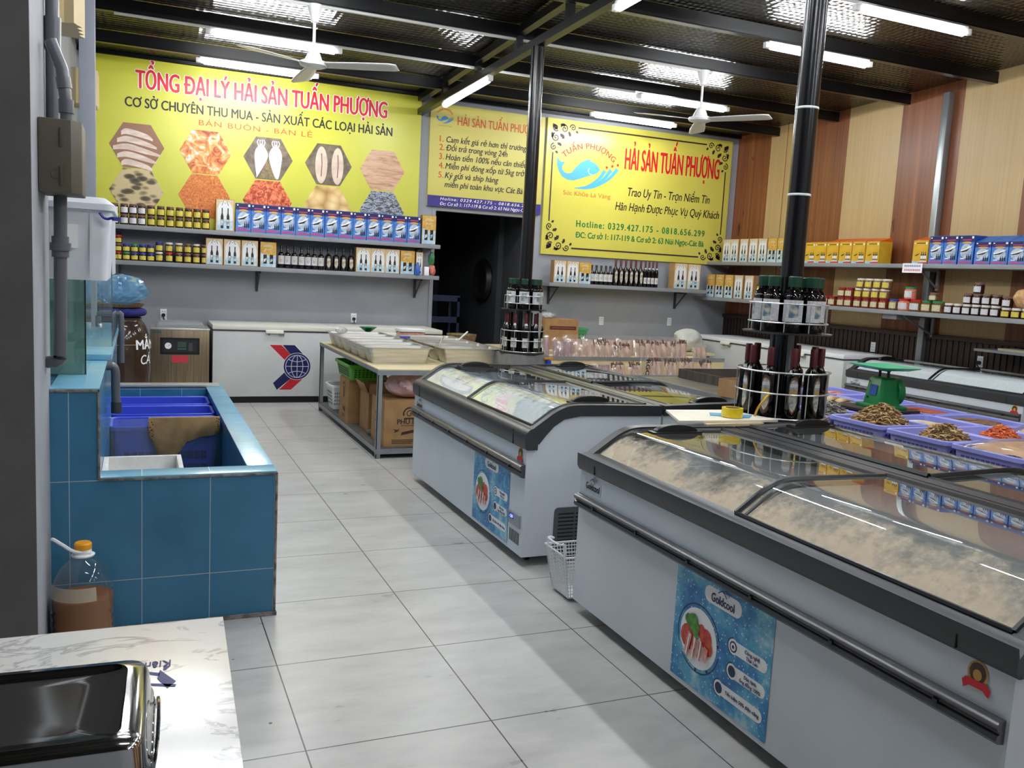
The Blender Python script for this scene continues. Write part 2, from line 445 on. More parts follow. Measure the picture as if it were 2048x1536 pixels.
plamp(5.98, 0, 'lit tube lamp just above the framed yellow sign, left of the fan there')
plamp(5.96, 3, 'lit tube lamp crossing behind the nearer black column')
plamp(5.92, 4, 'lit tube lamp at the top edge, right of the nearer black column')
for x, i, nm in ((1.2, 3, 'fourth'), (1.2, 4, 'fifth'), (1.2, 5, 'sixth'), (1.2, 6, 'seventh'), (1.2, 8, 'ninth'), (6.0, 6, 'seventh'), (6.0, 8, 'ninth'), (6.0, 10, 'eleventh')):
    plamp(x, i, 'lit tube lamp over the %s side of the shop, %s row from the back wall' % ('aisle' if x < 3 else 'panelled', nm))
TS = math.atan(-.022)
def tlamp(y, lab):
    r = lamp(3.30, y, chord_z(y)-.07, 1.46, PI/2, lab); r.rotation_euler = (0, .022, PI/2); return r
tlamp(9.34, 'lit tube lamp under the truss above the narrow yellow notice')
tlamp(5.3, 'lit tube lamp under the truss at the top edge, between the two black columns')
tlamp(3.1, 'lit tube lamp under the truss above the foreground freezers')
tlamp(1.0, 'lit tube lamp under the truss near the shop front')
tlamp(-1.1, 'lit tube lamp under the truss at the shop front')

# ================================================================== FANS
fanw = mat('fan_white', (222, 222, 218), .35)
def fan(x, y, angs, lab):
    zt = ceil_z(y)-.13; r = thing('ceiling_fan', lab, 'fan', (x, y, 0), 0, 'white ceiling fans')
    MB().lathe([(.012, zt-.15), (.03, zt-.14), (.062, zt-.02), (.066, zt)], 20, capt=True).build('canopy', fanw, r)
    MB().cyl((0, 0, 3.42), (0, 0, zt-.06), .013, 10).build('rod', fanw, r)
    MB().lathe([(.0, 3.325), (.06, 3.326), (.068, 3.332), (.074, 3.330), (.115, 3.345), (.125, 3.365), (.118, 3.378), (.075, 3.395), (.055, 3.45), (.03, 3.485), (.012, 3.49)], 28).build('motor_housing', fanw, r)
    for a in angs:
        c, s = math.cos(R(a)), math.sin(R(a)); b = MB()
        def bl(u, v):
            rad = .10+.66*u; wd = .055+.03*math.sin(min(u*1.3, 1)*PI/2); e = 1 if u < .93 else 1-.35*((u-.93)/.07)
            q_ = (v-.5)*2*wd*e; return (rad*c-q_*s, rad*s+q_*c, 3.358-.012*(v-.5)*2-.012*u)
        b.grid(bl, 12, 4)
        o = b.build('blade', fanw, r, fix=False); md = o.modifiers.new('t', 'SOLIDIFY'); md.thickness = .004
    return r
fan(1.412, 8.0, (90, 210, -32), 'white three-blade ceiling fan in front of the long yellow banner')
fan(5.46, 8.0, (58, 178, -58), 'white three-blade ceiling fan left of the nearer black column')

# ================================================================== SIGNS
def hexpts(cx, cz, wd, h): return [(cx+dx*wd, cz+dz*h) for dx, dz in ((-.5, 0), (-.25, .5), (.25, .5), (.5, 0), (.25, -.5), (-.25, -.5))]
def food(name, stops, kind, scale, stretch=(1, 1, 1), rot=0, dist=2):
    mt = mat(name, (200, 180, 150), .45); t = NT(mt); v = t.mapping(t.coord(), stretch, rot=(0, rot, 0))
    if kind == 'wave':
        f = t.node('ShaderNodeTexWave', {'Vector': v, 'Scale': scale, 'Distortion': dist, 'Detail': 3, 'Detail Scale': 1.5}, bands_direction='Z').outputs['Fac']
    elif kind == 'vor':
        f = t.node('ShaderNodeTexVoronoi', {'Vector': v, 'Scale': scale}).outputs['Distance']
    else: f = t.noise(v, scale, 6, .6, dist)
    t.set(t.b.inputs['Base Color'], t.ramp(f, *stops)); return mt
FOOD = [food('photo_fillets', ((.05, (120, 84, 60)), (.3, (206, 178, 156)), (.7, (232, 214, 200)), (1, (196, 162, 138))), 'wave', 1.6, rot=.45, dist=2.2),
        food('photo_grilled_squid', ((.36, (150, 52, 22)), (.48, (222, 130, 60)), (.56, (240, 176, 104)), (.66, (232, 226, 226))), 'noise', 9, dist=1.2),
        food('photo_white_squid', ((.1, (120, 100, 74)), (.35, (240, 236, 232)), (.8, (250, 248, 246))), 'wave', 1.7, rot=PI/2, dist=1.6),
        food('photo_fish_steaks', ((.08, (70, 60, 50)), (.3, (206, 190, 170)), (.75, (228, 214, 196)), (.97, (150, 110, 86))), 'wave', 1.9, rot=PI/2+.1, dist=1.5),
        food('photo_dried_strips', ((.3, (150, 104, 80)), (.45, (206, 160, 124)), (.6, (216, 182, 152)), (.75, (190, 112, 76))), 'noise', 3.2, (1.2, 1, 9), dist=.6),
        food('photo_small_fish', ((.1, (58, 48, 34)), (.4, (96, 82, 58)), (.6, (206, 186, 140))), 'vor', 8, (1, 1, 2)),
        food('photo_fish_floss', ((.35, (176, 84, 26)), (.55, (216, 124, 52)), (.7, (232, 160, 88))), 'noise', 22),
        food('photo_dried_shrimp', ((.34, (120, 34, 16)), (.48, (206, 84, 40)), (.6, (232, 140, 92))), 'noise', 11, dist=2.5),
        food('photo_shells', ((.05, (244, 222, 170)), (.4, (226, 190, 124)), (.8, (176, 132, 70))), 'vor', 7),
        food('photo_harbour', ((.35, (52, 60, 46)), (.48, (90, 96, 90)), (.56, (190, 196, 214)), (.66, (70, 70, 140))), 'noise', 10, (1, 1, 3))]
yellow = noisy('yellow_banner', (198, 197, 62), (204, 202, 68), 1.5, .34)
yellow2 = noisy('golden_yellow_banner', (202, 190, 92), (208, 196, 98), 1.5, .4)
yellow3 = noisy('warm_yellow_banner', (208, 198, 82), (214, 204, 90), 1.5, .3)
orange_t = mat('orange_red_print', (214, 84, 30), .5)
skyb = mat('sky_blue_print', (74, 164, 208), .45)
green_t = mat('green_print', (14, 128, 60), .45)
ochre = mat('ochre_print', (196, 112, 40), .5)
FY = YB-.035
UX, UZ = (1, 0, 0), (0, 0, 1)
s1 = thing('banner', 'long yellow banner with red lettering and hexagon food photos above the jar shelves', 'sign', (1.45, FY, 1.6))
def rel(o): return (-o.location[0], -o.location[1], -o.location[2])
def part(b, name, mats, par, **k): return b.build(name, mats, par, rel(par), **k)
part(MB().box(-.43, 3.345, FY, YB-.002, 1.97, 3.83), 'panel', yellow, s1)
LY = FY-.003
b = MB()
ax, az = math.cos(-.0117), math.sin(-.0117)
text(b, 'TỔNG ĐẠI LÝ HẢI SẢN TUẤN PHƯỢNG', (-.02, LY+.0022, 3.508), UX, UZ, 2.91, .195, .095, mi=1)
text(b, 'TỔNG ĐẠI LÝ HẢI SẢN TUẤN PHƯỢNG', (-.02, LY-.0012, 3.508), UX, UZ, 2.91, .195, .037, mi=0)
text(b, 'CƠ SỞ CHUYÊN THU MUA - SẢN XUẤT CÁC LOẠI HẢI SẢN', (-.133, LY, 3.296), UX, UZ, 3.1, .103, .026, mi=2)
text(b, 'BÁN BUÔN - BÁN LẺ', (.655, LY, 3.172), UX, UZ, 1.31, .06, .01, mi=3, space=1.15)
part(b, 'lettering', [red, whitep, blackp, orange_t], s1)
HX = [(-.008, 2.865), (.733, 2.868), (1.447, 2.867), (2.175, 2.864), (2.857, 2.858), (-.01, 2.36), (.723, 2.36), (1.447, 2.357), (2.171, 2.352), (2.868, 2.348)]
sqw = noisy('print_squid_white', (244, 242, 240), (226, 222, 220), 9, .45); stk = noisy('print_steak', (226, 206, 186), (206, 182, 160), 8, .45)
dkb = noisy('print_dark_ground', (92, 80, 64), (128, 112, 90), 14, .45); flt = noisy('print_fillet', (232, 214, 202), (206, 180, 162), 6, .45, stretch=(1, 1, 3)); flb = mat('print_fillet_shade', (150, 108, 82), .45)
for i, ((cx, cz), fm_) in enumerate(zip(HX, FOOD)):
    b = MB(); hp = hexpts(cx, cz, .58, .495); ms = [fm_]
    def inside(x, z): return abs(z-cz) < .24 and abs(x-cx)*.495/.29+abs(z-cz)*.5/.5 < .48
    q = lambda pts, mi, e=1: b.poly([(x, LY-.0008*e, z) for x, z in pts], mi)
    if i == 2:
        ms = [dkb, sqw, noisy('print_basket', (150, 128, 92), (110, 92, 62), 40, .5)]
        q([(cx-.10, cz-.24), (cx+.14, cz-.24), (cx+.06, cz-.02), (cx-.02, cz-.02)], 2)
        for s_ in (-1, 1):
            c = cx+s_*.085; q(_cm([(c, cz+.17), (c-.06, cz+.10), (c-.075, cz-.0), (c-s_*.0-.03+s_*.02, cz-.2), (c+s_*.04, cz-.22), (c+.075, cz), (c+.06, cz+.10), (c, cz+.17)], 4)[:-1], 1, 2)
            for k in range(4): b.strip([(c-.03+.02*k, cz+.14), (c-.045+.03*k, cz+.185), (c-.03+.02*k, cz+.215)], .012, lambda x, z: (x, LY-.002, z), 1)
    elif i == 3:
        ms = [dkb, stk, mat('print_dark_red', (120, 60, 44), .5)]
        for s_ in (-1, 1):
            c = cx+s_*.10+.01; q(circ(c, cz-.01, .075, .225, 20), 1, 2); b.strip([(c, cz+.13), (c+.008, cz), (c, cz-.15)], .010, lambda x, z: (x, LY-.003, z), 2)
    elif i == 0:
        ms = [flb, flt]
        for k in range(5):
            z0 = cz+.15-.085*k; xl = -.27+.03*abs(k-2)*1.4
            q([(x, z) for x, z in _cm([(cx+xl+.02, z0), (cx-.1, z0+.035), (cx+.1, z0-.01), (cx-xl-.02, z0-.06)], 4)]+[(x, z) for x, z in _cm([(cx-xl-.02, z0-.085), (cx+.1, z0-.065), (cx-.1, z0-.03), (cx+xl+.02, z0-.045)], 4)], 1, 1+k)
    elif i == 4:
        ms = [fm_]
    b.prism(hp, 'y', LY, LY+.002, 0)
    part(b, 'food_photo', ms, s1, smooth=0)

def star(b, cx, cz, r, y, mi):
    b.poly([(cx+(r if k % 2 == 0 else r*.42)*math.sin(k*PI/5), y, cz+(r if k % 2 == 0 else r*.42)*math.cos(k*PI/5)) for k in range(10)], mi)
def fish_logo(b, ox, oz, k, y, mb, mr, ar=None):
    """blue fish, three swooshes, three stars; origin at the fish's nose side, k = width scale"""
    P = lambda u, v: (ox+u*k, y, oz+v*k)
    body = [(1255, 1295), (1288, 1324), (1320, 1318), (1300, 1345), (1298, 1370), (1312, 1388), (1335, 1396), (1370, 1390), (1400, 1352), (1440, 1312), (1478, 1294), (1512, 1283), (1512, 1298), (1550, 1308), (1580, 1330), (1594, 1352), (1572, 1375), (1530, 1392), (1490, 1405), (1440, 1424), (1390, 1440), (1340, 1438), (1300, 1420), (1272, 1385), (1258, 1345)]
    U = lambda x, z: ((x-1255)/490, (1400-z)/490)
    b.poly([P(*U(*p)) for p in body], mb)
    b.poly([P(u, v) for u, v in circ(*U(1566, 1342), .009, n=10)], 2)
    b.strip([U(*p) for p in ((1508, 1345), (1500, 1365), (1512, 1385), (1540, 1390))], .008, lambda a, c_: (ox+a*k, y-.0008, oz+c_*k), mr if False else 3)
    for i in range(3):
        pts = _cm([U(1400-25*i+55*i, 1492), U(1500+28*i, 1470), U(1590+38*i, 1410-2*i), U(1632+50*i, 1352-10*i)], 8)
        b.strip(pts, lambda t_: .010+.05*t_, lambda a, c_: (ox+a*k, y-.0006*i, oz+c_*k), mb)
        u_, v_ = U(1646+44*i, 1328-12*i); star(b, ox+u_*k, oz+v_*k, .032*k, y, mr)
def arc_text(b, s, cx, cz, rad, a0, a1, cap, y, mi, bold=.01):
    tot = (a0-a1)
    W = rad*tot
    def wp(a, h):
        th = a0-a/rad; r_ = rad+h; return (cx+r_*math.cos(th), y, cz+r_*math.sin(th))
    text(b, s, (0, 0, 0), UX, UZ, W, cap, bold, mi=mi, warp=wp, space=1.1)

# narrow notice over the doorway
s2 = thing('notice_board', 'narrow yellow notice with five numbered promises above the dark doorway', 'sign', (4.27, FY, 2.47))
part(MB().box(3.465, 5.09, FY-.01, YB-.002, 2.47, 3.775).box(3.465, 5.09, FY-.0115, FY-.01, 2.47, 2.61, 1), 'panel', [yellow2, mat('purple_print', (52, 36, 128), .45)], s2)
L2 = FY-.0135; b = MB()
text(b, 'HẢI SẢN TUẤN PHƯỢNG', (3.836, L2, 3.53), UX, UZ, 1.18, .107, .014, mi=0)
for i, (z, x1, st) in enumerate(((3.30, 4.831, 'Cam kết giá rẻ hơn thị trường'), (3.194, 4.557, 'Đổi trả trong vòng 24h'), (3.078, 4.85, 'Hoàn tiền 100% nếu cân thiếu'), (2.963, 4.95, 'Miễn phí đóng xốp từ 5kg trở lên'), (2.843, 4.446, 'Ký gửi và ship hàng'), (2.727, 4.806, 'miễn phí toàn khu vực Cát Bà'))):
    text(b, st, (3.69, L2, z), UX, UZ, x1-3.69, .074, .014, .22, mi=1)
    if i < 5: text(b, '%d.' % (i+1), (3.60, L2, z), UX, UZ, None, .074, .012, mi=0)
text(b, 'Holine: 0329.427.175 - 0818.656.299', (3.639, L2, 2.556), UX, UZ, 1.28, .037, .006, .2, mi=2, space=1.2)
text(b, 'Đc: Cơ sở 1: 117-119 & Cơ sở 2: 63 Núi Ngọc-Cát Bà', (3.635, L2, 2.491), UX, UZ, 1.32, .042, .006, .2, mi=2)
part(b, 'lettering', [orange_t, blackp, whitep], s2)
b = MB(); fish_logo(b, 3.545, 3.575, .235, L2, 0, 1)
arc_text(b, 'TUẤN PHƯỢNG', 3.657, 3.585, .115, 2.55, .6, .024, L2, 1)
text(b, 'Sức Khỏe Là Vàng', (3.57, L2, 3.495), UX, UZ, .18, .018, 0, mi=3)
part(b, 'fish_emblem', [mat('mid_blue_print', (60, 140, 196), .5), red, blackp, ochre], s2)

# framed sign
s3 = thing('framed_sign', 'yellow sign with a dark scroll border and a blue fish, near the corner', 'sign', (6.66, FY, 1.94))
part(MB().box(5.135, 8.205, FY, YB-.002, 1.945, 3.785), 'panel', yellow3, s3)
b = MB()
for x0, x1, z0, z1 in ((5.60, 7.74, 3.685, 3.705), (5.60, 7.74, 2.037, 2.057), (5.222, 5.240, 2.40, 3.33), (8.10, 8.118, 2.40, 3.33)):
    b.box(x0, x1, LY, LY+.002, z0, z1)
def scroll(b, ox, oz, sx, sz):
    pl = lambda u, v: (ox+sx*u, LY, oz+sz*v)
    def spiral(cx, cz, r0, turns, a0, dr=1):
        pts = [(cx+r0*(1-.82*i/26)*math.cos(a0+dr*turns*2*PI*i/26), cz+r0*(1-.82*i/26)*math.sin(a0+dr*turns*2*PI*i/26)) for i in range(27)]
        b.strip(pts, lambda t_: .016-.006*t_, pl)
        b.poly([pl(*p) for p in circ(pts[-1][0], pts[-1][1], .011, n=8)])
    def leaf(x, z, a, l, wd):
        c, s = math.cos(a), math.sin(a)
        b.poly([pl(x+l*u*c-wd*v*s, z+l*u*s+wd*v*c) for u, v in ((0, 0), (.3, .5), (.55, .3), (.7, .5), (1, 0), (.6, -.45), (.3, -.3))])
    spiral(.33, .05, .048, 1.3, PI); spiral(.05, .33, .048, 1.3, -PI/2, -1)
    spiral(.20, .075, .06, 1.4, PI*1.1); spiral(.075, .20, .06, 1.4, -PI*.6, -1)
    spiral(.07, .07, .05, 1.2, PI/4)
    for x, z, a, l, wd in ((.02, .02, PI/4, .11, .07), (.27, .1, 1.2, .08, .05), (.1, .27, .4, .08, .05), (.14, .14, PI/4, .1, .06), (.13, .02, .1, .09, .05), (.02, .13, 1.5, .09, .05), (.38, .08, .9, .05, .04), (.08, .38, .7, .05, .04)): leaf(x, z, a, l, wd)
for ox, oz, sx, sz in ((5.19, 3.735, 1, -1), (8.15, 3.735, -1, -1), (5.19, 2.0, 1, 1), (8.15, 2.0, -1, 1)): scroll(b, ox, oz, sx, sz)
part(b, 'scroll_border', mat('dark_purple_print', (52, 26, 40), .5), s3, smooth=0)
b = MB()
text(b, 'HẢI SẢN TUẤN PHƯỢNG', (6.375, LY, 3.213), UX, UZ, 1.62, .285, .039, mi=0)
text(b, 'Trao Uy Tín - Trọn Niềm Tin', (6.454, LY, 2.842), UX, UZ, 1.41, .118, .012, .2, mi=1)
text(b, 'Hân Hạnh Được Phục Vụ Quý Khách', (6.264, LY, 2.632), UX, UZ, 1.79, .112, .012, .2, mi=1)
text(b, 'Hotline: 0329.427.175 - 0818.656.299', (5.658, LY, 2.352), UX, UZ, 2.16, .088, .03, mi=2, space=1.25)
text(b, 'ĐC: Cơ sở 1: 117-119 & Cơ sở 2: 63 Núi Ngọc-Cát Bà', (5.658, LY, 2.203), UX, UZ, 2.16, .078, .03, mi=2)
text(b, 'Sức Khỏe Là Vàng', (5.425, LY, 2.777), UX, UZ, .75, .06, 0, mi=3)
arc_text(b, 'TUẤN PHƯỢNG', 5.80, 2.87, .56, 2.33, .82, .075, LY, 0, .02)
part(b, 'lettering', [red, blackp, green_t, ochre], s3)
b = MB(); fish_logo(b, 5.303, 3.06, .98, LY, 0, 1)
part(b, 'fish_emblem', [skyb, red, blackp, whitep], s3)

# ================================================================== SHELVES
shelf_m = noisy('grey_shelf_paint', (138, 140, 144), (148, 150, 153), 4, .5)
def wall_shelf(name, label, x0, x1, z, depth, brackets):
    r = thing(name, label, 'shelf', (x0, YB, z))
    MB().box(0, x1-x0, -depth, -.002, -.05, 0).build('board', shelf_m, r, bevel=.004)
    for bx in brackets:
        b = MB().box(bx-x0-.015, bx-x0+.015, -.025, -.003, -.3, -.05).box(bx-x0-.015, bx-x0+.015, -depth+.06, -.003, -.07, -.05)
        b.tube([(bx-x0, -.02, -.28), (bx-x0, -depth+.08, -.07)], .011, 6)
        b.build('bracket', rubber, r)
    return r
wall_shelf('wall_shelf', 'long grey wall shelf right under the long yellow banner, carrying blue cartons', -.58, 3.567, 1.962, .36, (-.2, 1.34, 3.35))
wall_shelf('wall_shelf', 'long grey wall shelf carrying dark bottles, below the row of blue cartons', -.58, 3.567, 1.566, .36, (-.2, 1.34, 3.35))
wall_shelf('wall_shelf', 'short grey wall shelf under the framed yellow sign', 5.14, 7.70, 1.558, .36, (5.3, 7.4))
def side_shelf(label, x0, y0, y1, z, brackets):
    r = thing('wall_shelf', label, 'shelf', (XR, y0, z))
    MB().box(x0-XR, -.036, 0, y1-y0, -.045, 0).build('board', shelf_m, r, bevel=.004)
    for by in brackets:
        MB().box(-.06, -.037, by-y0-.015, by-y0+.015, -.28, -.045).box(x0-XR+.1, -.037, by-y0-.015, by-y0+.015, -.07, -.045).tube([(-.05, by-y0, -.26), (x0-XR+.12, by-y0, -.07)], .011, 6).build('bracket', grey_steel, r)
    return r
side_shelf('upper long shelf on the panelled wall, carrying orange and blue cartons', 7.90, 3.0, YB-.04, 1.985, (9.6, 7.25, 4.8))
lo_shelf = side_shelf('lower long shelf on the panelled wall, crowded with jars', 7.74, 3.0, YB-.04, 1.462, (9.6, 7.25, 4.8))
MB().box(-.56, -.2, 4.3, 4.5, -.10, -.046).build('shelf_box', grey_steel, lo_shelf)

# ================================================================== MERCHANDISE BUILDERS
jar_dark = noisy('dark_paste', (70, 34, 22), (44, 20, 14), 30, .12)
jar_choc = noisy('dark_brown_paste', (60, 32, 24), (36, 18, 14), 30, .12)
jar_red = noisy('dried_snack_red', (150, 66, 36), (92, 34, 18), 70, .15)
jar_brown = noisy('dried_snack_brown', (146, 104, 66), (92, 62, 36), 60, .2)
jar_pink = noisy('dried_shrimp_pink', (236, 156, 132), (204, 102, 84), 70, .2)
lab_y = noisy('yellow_label', (224, 206, 88), (206, 186, 74), 60, .5)
lab_w = noisy('white_label', (226, 224, 226), (196, 194, 200), 90, .5)
lab_c = noisy('cream_label', (216, 210, 172), (196, 188, 146), 60, .5)
lids = {'brown': mat('lid_brown', (124, 92, 80), .4), 'red': mat('lid_red', (196, 30, 34), .35), 'blue': mat('lid_blue', (44, 66, 158), .35),
        'green': mat('lid_green', (26, 140, 84), .35), 'white': mat('lid_white', (226, 220, 208), .4), 'darkred': mat('lid_dark_red', (150, 24, 30), .35)}
clear = glass('clear_plastic', (.93, .95, .95), 1.45, .06)
def make_jar(lid, lab, body, rad, h, wide=1.0):
    def f():
        r = thing('jar', '', 'jar'); hh = h-.022
        MB().lathe([(rad*.9, 0), (rad, .006), (rad, hh-.012), (rad*.86, hh)], 18, capb=True, capt=True).build('jar_body', body, r)
        MB().lathe([(rad*.9, hh), (rad*.93, hh+.002), (rad*.93, h-.003), (rad*.88, h)], 18, capb=True, capt=True).build('lid', lids[lid], r)
        a = .95*wide
        o = MB().lathe([(rad+.0008, hh*.18), (rad+.0008, hh*.82)], 12, a0=-PI/2-a, a1=-PI/2+a).build('label', lab, r)
        return r
    return f
bottle_glass = mat('dark_bottle_glass', (10, 7, 6), .06, 0, .6)
cap_green = mat('green_capsule', (18, 64, 44), .45)
cap_red = mat('wine_red_capsule', (84, 20, 30), .4)
cap_black = mat('black_capsule', (22, 20, 22), .4)
emblem = noisy('label_picture', (236, 228, 212), (120, 150, 166), 26, .45, lo=.45, hi=.62)
emblem2 = noisy('shield_picture', (206, 200, 180), (92, 124, 146), 22, .4, lo=.42, hi=.6)
def make_bottle(h, rad, neck, cap, style, sh=.60):
    def f():
        r = thing('bottle', '', 'bottle'); s = h*sh; hn = h*.995
        ck = (.185*h if cap is cap_green else .13*h) if style == 'square' else (.25*h if cap is cap_red else .16*h)
        MB().lathe([(rad*.9, 0), (rad, .008), (rad, s), (rad*.95, s+.03*h), (rad*.78, s+.06*h), (neck*1.35, s+.10*h), (neck, s+.135*h), (neck, hn)], 20, capb=True, capt=True).build('bottle_glass', bottle_glass, r)
        MB().lathe([(neck*1.18, h-ck), (neck*1.18, h-.004), (neck*1.0, h+.001)], 14, capb=True, capt=True).build('capsule', cap, r)
        rr = rad+.0012
        def cyl_pt(a, z): return (rr*math.sin(a), -rr*math.cos(a), z)
        if style == 'square':
            b = MB().lathe([(rr, s*.30), (rr, s*.92)], 16, a0=-PI/2-1.35, a1=-PI/2+1.35)
            b.add([((rr+.0006)*math.sin(a), -(rr+.0006)*math.cos(a), z) for z in (s*.42, s*.84) for a in (-.5, -.25, 0, .25, .5)], [(i, i+1, i+6, i+5) for i in range(4)], 1)
            b.build('label', [lab_w, emblem2], r)
        elif style == 'shield':
            pts = [(-.6, .86), (-.62, .40), (-.35, .22), (0, .13), (.35, .22), (.62, .40), (.6, .86), (.4, .98), (0, 1.03), (-.4, .98)]
            def fan_(mb, k, e, mi):
                c = cyl_pt(0, s*.55)
                vs = [((rr+e)*math.sin(a*k), -(rr+e)*math.cos(a*k), s*(.55+(z-.55)*k)) for a, z in pts]
                vs2 = [((rr+e)*math.sin(a*k*.5), -(rr+e)*math.cos(a*k*.5), s*(.55+(z-.55)*k*.5)) for a, z in pts]
                n = len(pts)
                mb.add(vs+vs2+[(0, -(rr+e), s*.55)], [(i, (i+1) % n, n+(i+1) % n, n+i) for i in range(n)]+[(n+i, n+(i+1) % n, 2*n) for i in range(n)], mi)
            b = MB(); fan_(b, 1.0, 0, 0); fan_(b, .86, .0006, 1)
            for z0, z1, mi in ((.62, .70, 2), (.78, .86, 3)):
                b.add([((rr+.0014)*math.sin(a), -(rr+.0014)*math.cos(a), s*z) for z in (z0, z1) for a in (-.45, -.2, 0, .2, .45)], [(i, i+1, i+6, i+5) for i in range(4)], mi)
            b.build('label', [mat('label_brown_rim', (110, 70, 44), .4), emblem2, mat('label_gold', (190, 156, 76), .4), lab_w], r)
        else:   # tall bottle: shoulder label and belly label
            b = MB().lathe([(rr, s*.22), (rr, s*.62)], 12, a0=-PI/2-1.0, a1=-PI/2+1.0)
            b.add([((rr+.0006)*math.sin(a), -(rr+.0006)*math.cos(a), z) for z in (s*.26, s*.58) for a in (-.5, -.25, 0, .25, .5)], [(i, i+1, i+6, i+5) for i in range(4)], 1)
            zn = s+.17*h
            MB().lathe([(neck*1.6, s+.095*h), (neck*1.15, s+.135*h), (neck*1.12, s+.17*h)], 10, a0=-PI/2-.9, a1=-PI/2+.9).build('neck_label', lab_w, r)
            b.build('label', [lab_w, emblem2], r)
        return r
    return f
# cartons: mesh with printed faces; the front faces -y, bottom centre at origin
seab = noisy('sea_print', (150, 196, 214), (222, 232, 236), 14, .45)
goldp = noisy('gold_print', (222, 182, 84), (198, 150, 58), 20, .4)
creamp = noisy('cream_print', (224, 200, 160), (206, 178, 134), 12, .5)
def make_twin(w, h, d, gold=False):
    def f():
        b = MB().box(-w/2, w/2, 0, d, 0, h, 0); y = -.0012
        q = lambda pts, mi, k=0: b.poly([(x*w, y-k*.0006, z*h) for x, z in pts], mi)
        q(rrect(-.48, .48, .015, .985, .01, 1), 1)
        if not gold:
            q([(-.42, .03), (.42, .03), (.42, .62)]+[(.42*math.cos(a), .62+.32*math.sin(a)) for a in [PI*k/12 for k in range(1, 12)]]+[(-.42, .62)], 2, 1)
            q([(-.42, .03), (.42, .03), (.42, .34), (.2, .28), (-.1, .40), (-.42, .30)], 3, 2)
            b.strip([(-.18*w, .80*h), (-.1*w, .93*h), (0, .86*h), (.1*w, .93*h), (.18*w, .80*h)], .006, lambda x, z: (x, y-.002, z), 4)
            for cx in (-.16, .16):
                q([(cx-.075, .08), (cx+.075, .08), (cx+.075, .46), (cx+.03, .56), (cx+.03, .72), (cx-.03, .72), (cx-.03, .56), (cx-.075, .46)], 4, 3)
                q([(cx-.06, .17), (cx+.06, .17), (cx+.06, .36), (cx-.06, .36)], 5, 4)
        else:
            q([(-.48, .55), (.48, .48), (.48, .985), (-.48, .985)], 6, 1)
            q([(-.48, .015), (.48, .015), (.48, .48), (.1, .42), (-.2, .5), (-.48, .55)], 3, 1)
            q([(-.3, .84), (-.1, .90), (.1, .90), (.3, .84), (.3, .80), (-.3, .80)], 1, 2)
            b.strip([(-.25*w, .62*h), (-.15*w, .74*h), (0, .69*h), (.15*w, .74*h), (.25*w, .62*h)], .006, lambda x, z: (x, y-.002, z), 5)
            for cx in (-.2, .2):
                q([(cx-.11, .14), (cx+.11, .14), (cx+.11, .50), (cx-.11, .50)], 4, 3)
                q([(cx-.08, .20), (cx+.08, .26), (cx+.08, .36), (cx-.08, .32)], 5, 4)
        o = b.build('gift_box', [kraft, creamp, mat('box_white', (232, 232, 230), .45), seab, mat('bottle_print', (34, 20, 20), .45), emblem, goldp], smooth=0)
        return tag(o, '', 'box')
    return f
blue1 = noisy('blue_carton', (40, 74, 168), (48, 92, 190), 8, .35)
blue_l = noisy('light_blue_print', (88, 148, 214), (60, 112, 196), 10, .35)
disc = noisy('silver_print', (214, 222, 232), (150, 170, 196), 20, .35)
def make_blue(w, h, d, flap=0):
    def f():
        b = MB().box(-w/2, w/2, 0, d, 0, h, 0); y = -.0012
        q = lambda pts, mi, k=0: b.poly([(x*w, y-k*.0006, z*h) for x, z in pts], mi)
        q([(-.5, 0), (.5, 0), (.5, .75), (-.5, .75)], 1, 0)
        q([(-.5, .78), (.5, .78), (.5, .985), (-.5, .985)], 7, 0)
        q(circ(-.39, .93, .055, .026, 10), 2, 1); q([(-.28, .925), (.22, .925), (.22, .945), (-.28, .945)], 6, 1); q([(.32, .89), (.45, .89), (.45, .965), (.32, .965)], 2, 1)
        q([(-.3, .83), (.3, .83), (.3, .86), (-.3, .86)], 5, 1)
        q([(-.24, .72)]+[(.33*math.cos(a), .74+.05*math.sin(a)) for a in [PI*(1-k/8) for k in range(9)]]+[(.24, .72)], 4, 1)
        q(circ(.0, .46, .38, .25, 22), 3, 2)
        q([(-.40, .50), (-.1, .53), (.15, .62), (.40, .66), (.22, .54), (.02, .44), (-.2, .40)], 2, 3)
        q([(-.42, .44), (-.05, .50), (.30, .58), (.05, .45), (-.2, .42)], 6, 4)
        for i in range(3):
            x = .10+.13*i; q([(x-.045, .16), (x+.045, .16), (x+.045, .28), (x+.018, .32), (x+.018, .37), (x-.018, .37), (x-.018, .32), (x-.045, .28)], 6, 4)
        q([(-.34, .19), (-.08, .19), (-.08, .225), (-.34, .225)], 2, 4)
        q([(-.45, .05), (.45, .05), (.45, .09), (-.45, .09)], 5, 4); q([(-.45, .11), (.2, .11), (.2, .135), (-.45, .135)], 5, 4)
        if flap: b.add([(-w/2, 0, h), (w/2, 0, h), (w/2, d*.9, h+flap), (-w/2, d*.9, h+flap), (-w/2, d, h), (w/2, d, h)], [(0, 1, 2, 3), (3, 2, 5, 4), (0, 3, 4), (1, 5, 2)], 8)
        o = b.build('gift_box', [blue1, blue_l, whitep, disc, goldp, mat('magenta_print', (206, 60, 110), .4), blackp, navy, mat('bright_blue', (36, 112, 200), .4)], smooth=0)
        return tag(o, '', 'box')
    return f
ycart = noisy('yellow_carton', (226, 182, 54), (212, 162, 40), 8, .4)
orange_c = mat('orange_card', (232, 104, 32), .45)
